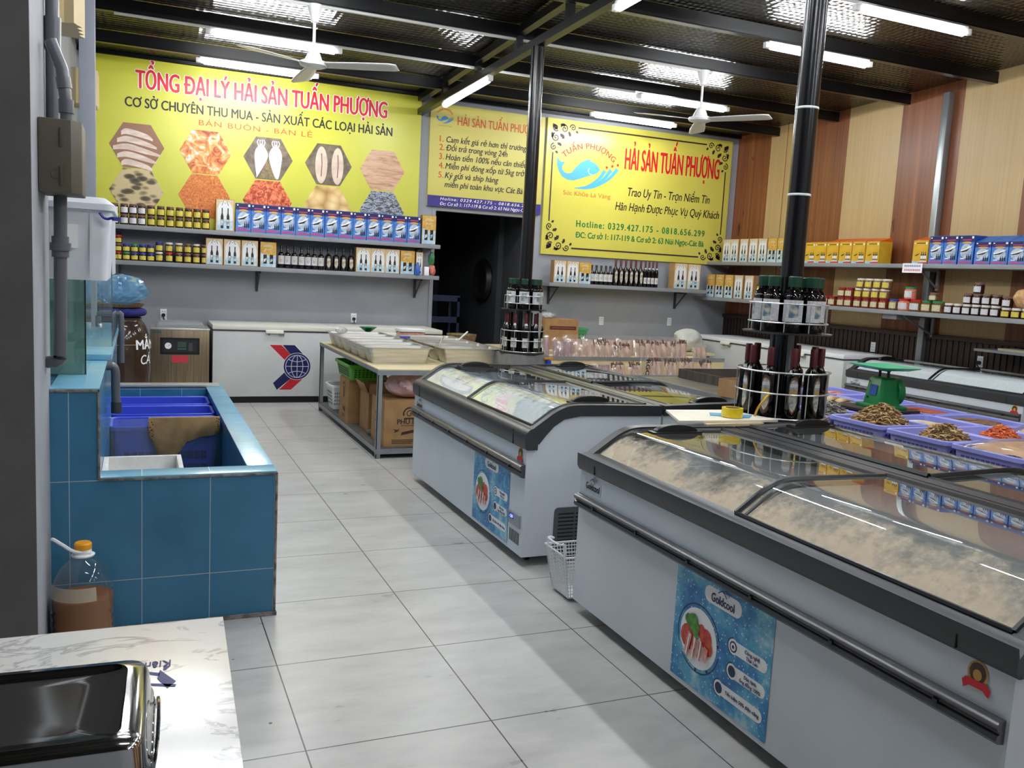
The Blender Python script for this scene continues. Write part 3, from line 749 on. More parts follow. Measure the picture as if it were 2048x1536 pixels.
def make_yellow(w, h, d, flap):
    def f():
        b = MB().box(-w/2, w/2, 0, d, 0, h, 0); y = -.0012
        q = lambda pts, mi, k=0: b.poly([(x*w, y-k*.0006, z*h) for x, z in pts], mi)
        q(circ(-.39, .88, .05, .03, 10), 3, 1); q([(-.28, .87), (.3, .87), (.3, .90), (-.28, .90)], 4, 1); q([(.34, .83), (.45, .83), (.45, .93), (.34, .93)], 3, 1)
        q([(-.5, 0), (.5, 0), (.5, .12), (.2, .16), (-.2, .10), (-.5, .15)], 5, 1); q([(-.1, .02), (.5, .02), (.5, .09), (-.1, .07)], 6, 2)
        q([(-.36, .36), (-.2, .42), (-.02, .46), (-.08, .40), (-.24, .34)], 2, 2)
        for i in range(3):
            x = .12+.13*i; q([(x-.05, .18), (x+.05, .18), (x+.05, .38), (x+.02, .44), (x+.02, .52), (x-.02, .52), (x-.02, .44), (x-.05, .38)], 4, 2)
            q([(x-.05, .22), (x+.05, .22), (x+.05, .36), (x-.05, .36)], 3, 3)
        if flap: b.add([(-w/2, 0, h), (w/2, 0, h), (w/2, d*.9, h+flap), (-w/2, d*.9, h+flap), (-w/2, d, h), (w/2, d, h)], [(0, 1, 2, 3), (3, 2, 5, 4), (0, 3, 4), (1, 5, 2)], 1)
        o = b.build('gift_box', [ycart, orange_c, mat('fish_green_print', (70, 92, 40), .45), whitep, blackp, seab, red], smooth=0)
        return tag(o, '', 'box')
    return f

# ================================================================== BACK WALL, LONG SHELVES
def nth(i, n): return '%s from the left' % ORD[i] if i < n-1 else 'last on the right'
Z1, Z2 = 1.963, 1.567
FR = YB-.31
upx = [-.33, -.24, -.14, -.05, .04, .14, .24, .34, .44, .535, .63, .725]
for i, x in enumerate(upx):
    lab = lab_w if i < 5 else lab_y
    nm = 'white' if i < 5 else 'yellow'
    for k in range(2):
        place(('jarU', nm), make_jar('brown', lab, jar_choc, .043, .116), (x, FR+.045, Z1+.1162*k), 0,
              '%s-labelled dark jar on the top left shelf, %s, %s layer' % (nm, nth(i, 12), 'upper' if k else 'lower'), 'paired jars on the shelf under the banner')
place('twinT', make_twin(.205, .365, .11), (.935, FR, Z1), 0, 'tall pale box printed with two red-capped bottles, left of the blue cartons')
for i in range(13):
    place('blueB', make_blue(.168, .335, .1), (1.14+i*.1735, FR+.004*(i % 3), Z1), 0, 'blue fish-print carton under the long banner, %s in its row' % (nth(i, 13)), 'blue cartons under the banner')
place('goldT', make_twin(.185, .365, .1, True), (3.42, FR, Z1), 0, 'gold and white bottle box at the right end of the blue carton row')
lwx = [-.40, -.30, -.205, -.12, -.035, .05, .135, .225, .33, .436, .53, .625, .718]
cols = ['brown', 'blue', 'blue', 'green', 'blue', 'blue', 'blue', 'white', 'red', 'brown', 'brown', 'brown', 'brown']
tops = ['brown', 'green', 'brown', 'blue', 'green', 'blue', 'blue', 'blue', 'white', 'white', 'brown', 'white', 'brown']
for i, x in enumerate(lwx):
    big = i >= 7
    h = .112 if big else .092
    for k in range(2 if i != 2 else 3):
        c = cols[i] if k == 0 else tops[i]
        if i == 2: c = ('red', 'brown', 'red')[k]
        place(('jarL', c, h), make_jar(c, lab_y, jar_dark, .042, h), (x, FR+.045, Z2+(h+.0004)*k), 0,
              '%s-lidded yellow-labelled jar on the shelf below, %s, %s' % (c, nth(i, 13), ('bottom layer', 'second layer', 'topmost')[k]), 'stacked jars on the bottle shelf')
for i, x in enumerate((.822, 1.02, 1.218)):
    place('twinM', make_twin(.19, .305, .11), (x, FR, Z2), 0, 'white twin-bottle box beside the stacked jars, %s' % nth(i, 3), 'white twin boxes beside the jars')
place('goldM', make_twin(.185, .30, .1, True), (1.432, FR, Z2), 0, 'gold and white box left of the dark bottles on the lower long shelf')
for i, x in enumerate((1.589, 1.665, 1.748, 1.832, 1.91, 1.988, 2.067)):
    place('botS', make_bottle(.27, .036, .014, cap_black, 'square'), (x, FR+.05, Z2), 0, 'dark bottle with square white label on the long shelf, %s of seven' % nth(i, 7), 'square-label bottles on the long shelf')
for i, x in enumerate((2.158, 2.251, 2.343, 2.437)):
    place('botO', make_bottle(.275, .041, .015, cap_black, 'shield'), (x, FR+.05, Z2), 0, 'dark bottle with oval label on the long shelf, %s of four' % nth(i, 4), 'oval-label bottles on the long shelf')
for i, x in enumerate((2.585, 2.77, 2.955)):
    place('twinM', make_twin(.19, .305, .11), (x, FR, Z2), 0, 'white twin-bottle box right of the oval-label bottles, %s' % nth(i, 3), 'white twin boxes right of the bottles')
place('goldM', make_twin(.185, .30, .1, True), (3.153, FR, Z2), 0, 'gold and white box near the right end of the lower long shelf')
place('twinN', make_twin(.09, .29, .1), (3.31, FR, Z2), 0, 'slim kraft box at the right end of the lower long shelf')
o = MB().lathe([(.03, 0), (.033, .008), (.033, .1), (.02, .125), (.012, .14), (.012, .165)], 14, capb=True, capt=True)
r = thing('bottle', 'small blue plastic bottle before the slim kraft box', 'bottle', (3.275, FR-.04, Z2))
o.build('bottle_body', mat('blue_plastic', (60, 100, 190), .25), r); MB().cyl((0, 0, .16), (0, 0, .18), .014, 12).build('cap', white, r)
tag(MB().box(-.03, .03, -.02, .02, 0, .11).build('soap_box', whitep, loc=(3.40, FR-.02, Z2), bevel=.003), 'small white packet at the right end of the lower long shelf', 'packet')
r = thing('plush_bag', 'green and pink plastic bag hanging down at the right shelf end', 'bag', (3.49, FR, Z2))
def lump(b, c, rad, mi=0, seed=1, n=14, amp=.18, sq=(1, 1, 1)):
    rnd = random.Random(seed); ph = [rnd.uniform(0, 6.28) for _ in range(6)]
    def f(u, v):
        th, p = u*2*PI, v*PI
        k = 1+amp*(math.sin(3*th+ph[0])*math.sin(2*p+ph[1])+.6*math.sin(5*th+ph[2]+3*p)+.4*math.sin(7*p+ph[3]+2*th))*math.sin(p)
        return (c[0]+rad*sq[0]*k*math.sin(p)*math.cos(th), c[1]+rad*sq[1]*k*math.sin(p)*math.sin(th), c[2]+rad*sq[2]*k*math.cos(p))
    b.grid(f, n*2, n, mi); return b
lump(MB(), (0, .02, .07), .05, 0, 3, sq=(.8, .7, 1.3)).build('bag_body', mat('coral_film', (214, 120, 104), .4), r)
lump(MB(), (-.01, .03, .21), .06, 0, 4, sq=(.7, .6, 1.5)).build('bag_top', mat('green_film', (60, 120, 76), .4), r)

# ================================================================== SHORT SHELF UNDER THE FRAMED SIGN
Z3 = 1.559
for i, x in enumerate((5.315, 5.51)):
    place('twinM', make_twin(.19, .305, .11), (x, FR, Z3), 0, 'white twin-bottle box on the short shelf, %s' % ('at its left end' if i == 0 else 'second from its left end'), 'boxes at the left of the short shelf')
place('goldM', make_twin(.185, .30, .1, True), (5.702, FR, Z3), 0, 'gold and white box left of the bottles on the short shelf')
for i, x in enumerate((5.83, 5.905, 5.98, 6.055, 6.125)):
    place('botS', make_bottle(.27, .036, .014, cap_black, 'square'), (x, FR+.05, Z3), 0, 'small dark bottle on the short shelf, %s of the five short ones' % nth(i, 5), 'short bottles on the short shelf')
for i, x in enumerate((6.208, 6.292, 6.374, 6.456, 6.538, 6.62)):
    place('botR', make_bottle(.365, .040, .014, cap_red, 'shield'), (x, FR+.05, Z3), 0, 'tall red-capped oval-label bottle on the short shelf, %s of six' % nth(i, 6), 'tall oval-label bottles on the short shelf')
for i, x in enumerate((6.697, 6.760, 6.823, 6.886)):
    place('botW', make_bottle(.365, .030, .012, cap_red, 'tall'), (x, FR+.05, Z3), 0, 'slim white-necked red-capped bottle on the short shelf, %s of four' % nth(i, 4), 'slim bottles on the short shelf')
for i, x in enumerate((7.27, 7.50)):
    place('twinL', make_twin(.225, .37, .14), (x, FR, Z3), 0, 'large white twin-bottle box at the right end of the short shelf, %s' % ('nearer the bottles' if i == 0 else 'nearer the corner'), 'boxes at the right of the short shelf')

# ================================================================== PANELLED WALL SHELVES (things face -x)
RZ = -PI/2
ZU, ZL = 1.986, 1.463
XU, XLW = 8.0, 7.82
uy = [10.78, 10.60, 10.38, 10.17, 9.97, 9.765, 9.565]
for i, y in enumerate(uy):
    place('twinR' if i < 5 else 'goldR', make_twin(.19, .335, .2, i >= 5), (XU, y, ZU), RZ, '%s bottle box on the upper panelled-wall shelf, %s from the corner' % ('white' if i < 5 else 'gold-topped', ORD[i]), 'bottle boxes in the upper corner')
for i, y in enumerate((9.03, 8.83, 8.62, 8.40, 8.185, 7.965)):
    place(('yel', i > 1), make_yellow(.20, .262, .2, .05 if i > 1 else .025), (XU, y, ZU), RZ, 'orange-topped yellow carton on the upper shelf, %s right of the column' % ORD[i], 'yellow cartons in a row of six')
place(('yel', True), make_yellow(.20, .262, .2, .05), (XU, 7.27, ZU), RZ, 'single orange-topped yellow carton beside the blue cartons, behind the white price card')
for i, y in enumerate((7.06, 6.875, 6.68)):
    place('blueR', make_blue(.178, .305, .2), (XU, y, ZU), RZ, 'tall blue fish-print carton on the panelled-wall shelf, %s right of the price card' % ORD[i], 'tall blue cartons on the panelled wall')
for i, y in enumerate((6.48, 6.285, 6.09, 5.89, 5.69)):
    place('blueS', make_blue(.185, .235, .2, .07), (XU, y, ZU), RZ, 'shorter blue carton with sloping top, %s right of the tall blue cartons' % ORD[i], 'sloping-top blue cartons')
for i, (y, kd) in enumerate(((10.86, 1), (10.64, 1), (10.42, 1), (10.2, 0), (9.97, 0))):
    place('goldR' if kd else 'twinR', make_twin(.19, .335, .2, bool(kd)), (XLW, y, ZL), RZ, '%s box on the lower panelled-wall shelf, %s from the corner' % ('gold-topped' if kd else 'white twin-bottle', ORD[i]), 'bottle boxes in the lower corner')
def jl(key, args, y, k, h, lab, grp='jars on the lower panelled-wall shelf', x=7.90, z=ZL):
    place(key, make_jar(*args), (x, y, z+(h+.0005)*k), RZ, lab, grp)
R_ = lambda y: y*.984    # jars stand a little nearer the edge
h1 = .094
for i, y in enumerate((9.80, 9.66, 9.52)):
    for k in range(2):
        jl('jy', ('white' if k else 'brown', lab_y, jar_dark, .055, .115), y, k, .115, 'yellow-labelled jar left of the nearer column, %s from the boxes, %s' % (ORD[i], 'upper' if k else 'lower'), 'jars left of the nearer column')
reds = [(8.62, 2), (8.50, 1), (8.36, 2), (8.24, 2)]
n = 0
for i, y in enumerate((8.66, 8.54, 8.42, 8.27, 8.15)):
    for k in range(2 if i in (0, 3, 4) else 1):
        jl('jr', ('darkred', lab_c, jar_red, .057, h1+.02), y, k, h1+.02, 'red-lidded jar of dried snacks right of the column, %s in its row, %s' % (ORD[i], 'upper' if k else 'lower'), 'red-lidded snack jars')
for i, y in enumerate((8.0, 7.87, 7.74, 7.61)):
    for k in range(3):
        if k == 2: jl('jyw', ('white', lab_y, jar_brown, .057, h1+.02), y-.02, k, h1+.02, 'yellow-labelled jar on top of the three-layer jar stack, %s' % nth(i, 4), 'three-layer jar stack')
        else:
            jl(('jm', k), ('white' if k else 'darkred', lab_y if k else lab_c, jar_red if not k else jar_brown, .057, h1+.02), y, k, h1+.02, '%s-lidded jar in the three-layer stack, %s, %s layer' % ('white' if k else 'red', nth(i, 4), 'middle' if k else 'bottom'), 'three-layer jar stack')
jl('jb', ('blue', lab_c, jar_brown, .057, .125), 7.46, 0, .125, 'blue-lidded jar between the red-lidded jars and the shrimp jars')
jl('jpk', ('red', lab_w, jar_pink, .072, .13), 7.30, 0, .13, 'wide red-lidded jar of pink dried shrimp, by the blue-lidded jar', x=7.89)
jl('jpk2', ('red', lab_w, jar_brown, .072, .13), 7.14, 0, .13, 'wide red-lidded jar of brown snacks, right of the pink shrimp jar', x=7.89)
jl('jgp', ('green', lab_w, jar_pink, .062, .135), 7.25, 0, .135, 'green-lidded shrimp jar standing on the wide red-lidded jars', z=ZL+.131)
for i, y in enumerate((7.0, 6.86)):
    jl('jgg', ('green', lab_c, jar_brown, .065, .125), y, 0, .125, 'green-lidded jar of brown snacks, %s of the pair' % ('left' if i == 0 else 'right'))
jl('jtb', ('brown', lab_c, jar_brown, .05, .09), 6.93, 0, .09, 'small jar on top of the two green-lidded jars', z=ZL+.126)
for i, y in enumerate((6.72, 6.61, 6.50, 6.39, 6.28, 6.17)):
    jl(('jw', i == 3), ('white' if i in (0, 1, 3) else 'brown', lab_w, jar_choc, .05, .112), y, 0, .112, 'white-labelled dark jar right of the green-lidded jars, %s, bottom layer' % nth(i, 6), 'white-labelled jars on the panelled wall')
    if 1 < i: jl('jw2', ('brown', lab_w, jar_choc, .05, .112), y, 1, .112, 'white-labelled dark jar right of the green-lidded jars, %s, second layer' % nth(i, 6), 'white-labelled jars on the panelled wall')
jl('jw3', ('brown', lab_w, jar_choc, .05, .112), 6.39, 2, .112, 'single white-labelled dark jar on top of the white-labelled stack', 'white-labelled jars on the panelled wall')
for i, y in enumerate((6.05, 5.94, 5.83)):
    jl('jyy', ('white', lab_y, jar_dark, .05, .10), y, 0, .10, 'yellow-labelled jar under the puffy snack bag at the right edge, %s' % nth(i, 3), 'yellow-labelled jars by the snack bag')
for i, y in enumerate((6.05,)):
    jl('jw2', ('brown', lab_w, jar_choc, .05, .112), y, 0, .112, 'white-labelled jar standing on yellow-labelled jars, left of the puffy bag', 'white-labelled jars on the panelled wall', z=ZL+.101)
film_tan = noisy('tan_snack_in_film', (226, 184, 130), (186, 130, 80), 16, .25, bump=.6, bdist=.02)
o = lump(MB(), (0, 0, .10), .12, 0, 9, sq=(.8, 1.1, .8), amp=.12).build('snack_bag', film_tan, loc=(7.92, 5.87, ZL+.095)); tag(o, 'puffy clear bag of tan crisps on jars at the right edge of the shelf', 'bag')
# price card on the shelf edge, spring cord
r = thing('price_card', 'small white price card hanging from the upper shelf edge', 'sign', (7.885, 7.25, 1.93))
MB().box(-.002, .001, -.135, .135, -.045, .06).build('card', whitep, r)
b = MB()
for z, c in ((.02, 0), (-.025, 1)):
    for k in range(9): b.box(-.0035, -.002, -.11+.025*k, -.092+.025*k, z, z+.022, c)
b.build('faded_print', [mat('faded_blue', (150, 150, 190), .5), mat('faded_pink', (220, 150, 170), .5)], r)
o = MB().tube([(.016*math.cos(a), .016*math.sin(a), -.0045*a) for a in [k*.45 for k in range(150)]], .003, 5).build('spring_cord', mat('red_brown_cord', (96, 44, 36), .4), loc=(7.95, 7.27, 1.93))
tag(o, 'coiled dark red cord hanging below the price card', 'cord')

# ================================================================== CURVED-GLASS DISPLAY FREEZERS
body_white = noisy('freezer_white', (206, 212, 220), (212, 218, 225), 3, .3)
liner = mat('freezer_liner', (214, 218, 222), .4)
rail_m = mat('bumper_grey', (74, 74, 77), .25)
sheet = glass('lid_glass', (.92, .95, .95), 1.52, .03, .015)
frame_m = mat('lid_frame_black', (20, 21, 24), .3)
louv_m = mat('louver_grey', (84, 87, 92), .5)
poster_m = mat('poster_blue', (60, 150, 200), .4); t = NT(poster_m); co = t.coord()
n1 = t.noise(co, 5, 5, .6); n2 = t.noise(co, 28, 3)
dots = t.math('LESS_THAN', t.node('ShaderNodeTexVoronoi', {'Vector': co, 'Scale': 60.0}).outputs['Distance'], .2)
c_ = t.ramp(t.math('ADD', n1, t.math('MULTIPLY', t.math('SUBTRACT', n2, .5), .25)), (.32, (28, 96, 170)), (.45, (48, 136, 192)), (.56, (92, 174, 210)), (.68, (176, 212, 220)))
t.set(t.b.inputs['Base Color'], t.mix(t.math('MULTIPLY', dots, .75), c_, lin((226, 238, 244))))
salad = noisy('greens_print', (40, 110, 40), (96, 160, 60), 40, .45)
meat = noisy('meat_print', (206, 90, 72), (236, 190, 176), 22, .45, stretch=(1, 3, 1))
tomato = noisy('tomato_print', (190, 40, 36), (220, 90, 60), 30, .45)
def frost_mat(name, rgb, reach):
    mt = bpy.data.materials.new(name); mt.use_nodes = True; t = NT(mt); t.n.clear()
    co = t.coord(); q = t.xyz(co)
    n = t.noise(co, 5, 8, .68); n2 = t.noise(co, 38, 4, .6)
    v = t.math('ADD', t.math('SUBTRACT', reach, q[0]), t.math('MULTIPLY', t.math('SUBTRACT', n, .5), .55))
    v = t.math('ADD', v, t.math('MULTIPLY', t.math('SUBTRACT', n2, .5), .10))
    fac = t.math('MULTIPLY', t.math('MULTIPLY_ADD', v, 6.5, .30, clamp=True), .93)
    di = t.node('ShaderNodeBsdfDiffuse', {'Color': t.ramp(n2, (.3, rgb), (.75, tuple(min(255, c+18) for c in rgb)))}); tr = t.n.new('ShaderNodeBsdfTransparent')
    mx = t.node('ShaderNodeMixShader', {0: fac, 1: tr.outputs[0], 2: di.outputs[0]}); o = t.n.new('ShaderNodeOutputMaterial'); t.t.links.new(mx.outputs[0], o.inputs[0])
    return mt
frost_w = frost_mat('frost_white', (226, 230, 232), .27)
frost_glare = frost_mat('frost_glare_white', (230, 234, 238), .50)  # frost plus the bright reflection in the lid glass, painted as one white
frost_c = frost_mat('frost_cream', (232, 208, 180), .19)
def goldcool_mark(b, org, uy, k, mi, mw=None):
    """wordmark with a small crown of strokes over it; org = left baseline"""
    text(b, 'Goldcool', org, uy, UZ, k, k*.235, .035, mi=mi)
    o = Vector(org); uy = Vector(uy)
    P = lambda a, c: tuple(o+uy*a*k+Vector((0, 0, c*k)))
    b.strip([(.28+.055*i, .30+.10*math.sin(i*.5)) for i in range(8)], .03, P, mi)
    for i in range(5): b.strip([(.50+.06*i, .36-.01*i), (.50+.07*i, .48+(.05 if i == 2 else 0)-.012*abs(i-2))], .022, P, mi)
CURVE = [(0, .775), (.035, .797), (.10, .842), (.15, .876), (.20, .902), (.26, .918), (.36, .921), (.60, .917), (.85, .911)]
def curve_pts(dz=0, n=5): return [(u, z+dz) for u, z in _cm(CURVE, n)]
def curve_at(u, dz=0):
    c = curve_pts(dz)
    for a, b in zip(c, c[1:]):
        if a[0] <= u <= b[0]: k = (u-a[0])/(b[0]-a[0]+1e-9); return a[1]+(b[1]-a[1])*k
    return c[-1][1]
def freezer(label, loc, rot, L, zb, frost, poster_y=None, badge_y=.08, panel=True, mark_k=.13, lidflip=False, rail=(.535, .60)):
    D = .853; cz = .05
    r = thing('display_freezer', label, 'freezer', loc, rot, 'curved-glass display freezers')
    inner = [(0, zb+.02), (.07, .708), (.105, .752), (.154, .805), (.216, .845), (.313, .862), (D, .856)]
    b = MB()
    side = [(0, .06)]+inner+[(D, .06)]
    b.prism(side, 'y', 0, .05).prism(side, 'y', L-.05, L)
    b.box(0, .05, .05, L-.05, .06, zb+.02).box(D-.05, D, .05, L-.05, .06, .856).box(.05, D-.05, .05, L-.05, .06, .14)
    b.build('cabinet', body_white, r, smooth=30)
    b = MB().box(.05, .06, .05, L-.05, .14, zb+.01).box(D-.06, D-.05, .05, L-.05, .14, .85).box(.06, D-.06, .05, .06, .14, zb).box(.06, D-.06, L-.06, L-.05, .14, zb).box(.06, D-.06, .06, L-.06, .14, .15)
    b.build('liner', liner, r, smooth=0)
    # dark frame: rounded front rim, two curved end bands, back bar
    b = MB()
    b.prism([(-.004, zb), (-.016, zb+.02), (-.018, zb+.08), (-.012, .765), (.006, .785), (.03, .795), (.055, .80), (.06, .74), (.06, zb)], 'y', -.012, L+.012)
    outer = curve_pts(0)
    band = [(u, z) for u, z in outer if u > .004]+[(D, .852)]+[(u, z-.004) for u, z in inner[::-1][1:-1]]+[(.02, zb+.03)]
    b.prism(band, 'y', -.008, .05).prism(band, 'y', L-.05, L+.008)
    b.box(D-.07, D+.002, .05, L-.05, .858, .905)
    b.build('rim_frame', rubber, r, smooth=40)
    MB().box(.0, .001, -.0125, -.012, zb, zb+.01).box(-.019, -.012, .16, .163, zb+.01, .76).box(-.019, -.012, L-.163, L-.16, zb+.01, .76).build('rim_joint', matte_black, r)
    # lids
    for k, (y0, y1, dz) in enumerate(((L/2-.02, L-.052, -.016), (.052, L/2+.02, -.004))):
        uc = [(u, z+dz) for u, z in curve_pts(0) if .045 <= u <= .785]
        if k == 0: uc = [(u, z) for u, z in uc]
        g = MB().grid(lambda a, c: (uc[min(int(a*(len(uc)-1)+.5), len(uc)-1)][0], y0+(y1-y0)*c, uc[min(int(a*(len(uc)-1)+.5), len(uc)-1)][1]), len(uc)-1, 2).build('glass_lid', sheet, r, fix=False, smooth=60)
        fb = MB()
        for yy, rr in ((y0, .011), (y1, .011)): fb.tube([(u, yy, z) for u, z in uc], rr, 6)
        fb.tube([(uc[0][0], y0, uc[0][1]), (uc[0][0], y1, uc[0][1])], .009, 6).tube([(uc[-1][0], y0, uc[-1][1]), (uc[-1][0], y1, uc[-1][1])], .014, 6)
        fb.build('lid_frame', frame_m, g)
        fu = [(u, z-.006) for u, z in uc]
        MB().grid(lambda a, c: (fu[int(a*(len(fu)-1)+.5)][0], y0+.012+(y1-y0-.024)*c, fu[int(a*(len(fu)-1)+.5)][1]), len(fu)-1, 2).build('frost', frost, g, fix=False, smooth=60)
        hy = y1-.07 if k == 0 else y0+.07
        hz = curve_at(.44)+dz+.005
        hp = [(.32, hz-.004)]+[(.44+.12*math.cos(a), hz+.036*math.sin(a)) for a in [PI-PI*i/14 for i in range(1, 14)]]+[(.56, hz-.004)]
        MB().prism(hp, 'y', hy-.018, hy+.018).prism([(.30, hz-.008), (.58, hz-.008), (.58, hz+.003), (.30, hz+.003)], 'y', hy-.03, hy+.03).build('handle', black, g, bevel=.004)
    # bumper rail along the front
    z0, z1 = rail; zm = (z0+z1)/2
    b = MB().prism([(0, z0), (-.022, z0+.004), (-.03, z0+.014), (-.026, zm-.006), (-.018, zm-.003), (-.018, zm+.003), (-.026, zm+.006), (-.032, z1-.014), (-.024, z1-.003), (0, z1)], 'y', .01, L-.0)
    b.build('bumper_rail', rail_m, r, smooth=50)
    b = MB()
    for i in range(6): b.box(-.0335, -.026, L*(i+.5)/6-.008, L*(i+.5)/6+.008, zm-.004, zm+.006)
    b.build('rail_clip', black, r)
    b = MB(); my = L-.065; b.poly([(-.0015, my-u, zb-.075+v) for u, v in rrect(-.018, mark_k+.012, -.012, .042, .008, 3)], 1)
    b.poly([(-.0015, my-u, zb-.033+v) for u, v in ((.3*mark_k, 0), (.55*mark_k, .03), (.8*mark_k, .03), (.95*mark_k, 0))], 1)
    goldcool_mark(b, (-.0024, my, zb-.075), (0, -1, 0), mark_k, 0); b.build('brand_mark', [black, mat('mark_rim', (196, 200, 206), .4)], r, smooth=0)
    b = MB(); yb = badge_y
    P = lambda a, c, e=0: (-.002-e, yb-a, zb-.035+c)
    b.poly([P(*p) for p in circ(0, 0, .030, .034, 20)], 0); b.poly([P(*p, .0006) for p in circ(0, .002, .024, .027, 20)], 1); b.poly([P(*p, .0012) for p in circ(0, -.004, .013, .015, 14)], 0)
    b.poly([P(*p, .0018) for p in ((-.042, -.03), (-.03, -.018), (.03, -.018), (.042, -.03), (.036, -.05), (.02, -.038), (-.02, -.038), (-.036, -.05))], 2)
    b.build('badge', [mat('badge_gold', (196, 150, 70), .4), mat('badge_brown', (70, 44, 24), .4), red], r, smooth=0)
    if panel:
        b = MB().box(-.008, 0, .03, .19, .215, .29, 0).box(-.009, -.008, .035, .185, .22, .285, 1)
        b.box(-.0095, -.009, .115, .175, .248, .278, 2)
        c = b.build('control_panel', [mat('panel_rim', (168, 172, 178), .4), mat('panel_grey', (146, 150, 156), .4), mat('display_dark', (30, 30, 60), .2)], r)
        e = mat('display_digits', (60, 70, 255), .3, emit=2.5)
        d = MB(); text(d, '-20', (-.0102, .168, .254), (0, -1, 0), UZ, .045, .017, .02); d.build('digits', e, c, smooth=0)
        b = MB()
        for i in range(8): b.box(-.0015, .0, .045+.018*i, .053+.018*i, .115+.006*0, .185)
        b.build('front_louver', matte_black, r)
    if poster_y is not None:
        pl = lambda u, v, e=0: (-.002-e*.0006, poster_y-u, v)
        b = MB(); q = lambda pts, mi, e: b.poly([pl(u, v, e) for u, v in pts], mi)
        q([(0, .08), (.58, .08), (.58, min(.533, z0-.002)), (0, min(.533, z0-.002))], 0, 0)
        q(rrect(.185, .405, .448, .512, .031), 1, 1)
        goldcool_mark(b, pl(.228, .460, 2), (0, -1, 0), .135, 2)
        q(circ(.165, .283, .117, n=32), 1, 1)
        for a0, a1 in ((.3, 3.6), (3.9, 6.1)): b.strip([(.165+.132*math.cos(a0+(a1-a0)*i/24), .283+.132*math.sin(a0+(a1-a0)*i/24)) for i in range(25)], .005, lambda u, v: pl(u, v, 1), 3)
        for a in (.15, 5.3, 4.7): q(circ(.165+.124*math.cos(a), .283+.124*math.sin(a), .007, n=10), 2, 2)
        q(circ(.105, .268, .052, .050, 14), 5, 2); q(circ(.215, .300, .036, .040, 14), 5, 3); q(circ(.185, .318, .022, .030, 10), 5, 4); q(circ(.235, .270, .024, .030, 10), 5, 5); q(circ(.14, .322, .034, .028, 9), 4, 6); q(circ(.108, .338, .030, .024, 9), 4, 7); q(circ(.135, .352, .026, .02, 9), 4, 8); q(circ(.155, .300, .02, .02, 8), 4, 9)
        for i in range(4): q([(.085+.04*i, .20+.008*i), (.112+.04*i, .188+.008*i), (.132+.036*i, .285-.006*i), (.108+.036*i, .293-.006*i)], 6, 10+i)
        for i in range(3): b.strip([(.105+.04*i, .20), (.122+.037*i, .285)], .007, lambda u, v: pl(u, v, 16), 1)
        for (u0, u1, v, ic, lines) in ((.39, .56, .340, .376, ('Công nghệ', 'Thái Lan')), (.39, .56, .248, .378, ('Dàn lạnh', 'ống đồng 100%')), (.325, .555, .156, .312, ('Tiết kiệm 50% điện năng',))):
            q(rrect(u0-.02, u1, v-.024, v+.024, .023), 1, 1); q(circ(ic, v, .029, n=20), 1, 2)
            b.strip([(ic+.032*math.cos(a*.2+1.6), v+.032*math.sin(a*.2+1.6)) for a in range(16)], .004, lambda u, w_: pl(u, w_, 2), 3)
            q(circ(ic, v, .021, n=16), 3 if ic != .376 else 2, 3)
            if ic == .376:
                q(circ(ic, v, .015, n=14), 1, 4); q(circ(ic, v, .007, n=10), 2, 5)
            hh = .013
            for j, st in enumerate(lines):
                text(b, st, pl((u0+u1)/2+.006, v+(.004 if len(lines) == 2 and j == 0 else -.017 if len(lines) == 2 else -.006), 3), (0, -1, 0), UZ, None, .0125, .02, mi=2, align='C')
        b.build('poster', [poster_m, whitep, navy, mat('dark_teal_print', (24, 50, 84), .5), salad, tomato, meat], r, smooth=0)
    # end grille
    for ye, s in ((0, -1), (L, 1)):
        b = MB().prism(rrect(.19, .53, .07, .335, .025), 'y', ye, ye+s*.006, 0)
        for i in range(9):
            for x0, x1 in ((.215, .315), (.325, .405), (.415, .505)): b.box(x0, x1, ye+s*.006, ye+s*.0068, .118+.022*i, .126+.022*i, 1)
        b.build('end_grille', [louv_m, matte_black], r)
    for x in (.09, D-.09):
        for y in (.13, L-.13):
            b = MB().cyl((x-.014, y, .028), (x+.014, y, .028), .028, 14).box(x-.02, x+.02, y-.02, y+.02, .045, .062)
            b.build('caster', black, r)
    return r
def goods(label, x0, x1, y0, y1, z, col, seed, slope=0):
    rnd = random.Random(seed); ph = [rnd.uniform(0, 6.28) for _ in range(8)]
    def f(u, v):
        n = .5*math.sin(17*u+ph[0]+4*v)*math.sin(31*v+ph[1])+.35*math.sin(41*v+ph[2]+9*u)*math.sin(23*u+ph[3])+.25*math.sin(67*v+ph[4])*math.sin(37*u+ph[5])
        e = min(1, 6*u, 6*(1-u), 20*v, 20*(1-v))
        return (x0+(x1-x0)*u, y0+(y1-y0)*v, .16+(z-.16+.05*n+slope*u)*(.55+.45*e))
    o = MB().grid(f, 22, 90).build('frozen_seafood', col, fix=False, smooth=80); return tag(o, label, 'frozen food', kind='stuff')
FNY, FNL = 1.365, 2.295
FFY, FFL = 4.30, 2.13
freezer('long white curved-glass freezer in the foreground with a blue poster low on its front', (1.97, FNY, 0), 0, FNL, .712, frost_c, poster_y=1.432, badge_y=.10, panel=False, rail=(.532, .596))
freezer('white curved-glass freezer back to back with the foreground one, facing the crates', (3.69, FNY+FNL, 0), PI, FNL, .69, frost_w)
freezer('white curved-glass freezer in mid aisle with control panel and blue poster, by the steel table', (1.97, FFY, 0), 0, FFL, .672, frost_w, poster_y=.787, rail=(.51, .585))
freezer('white curved-glass freezer back to back with the mid-aisle one, before the dried squid rack', (3.69, FFY+FFL, 0), PI, FFL, .68, frost_w)
freezer('white curved-glass freezer against the panelled wall behind the crates of dried fish', (7.28, 5.30, 0), 0, FFL, .70, frost_glare, rail=(.56, .63))
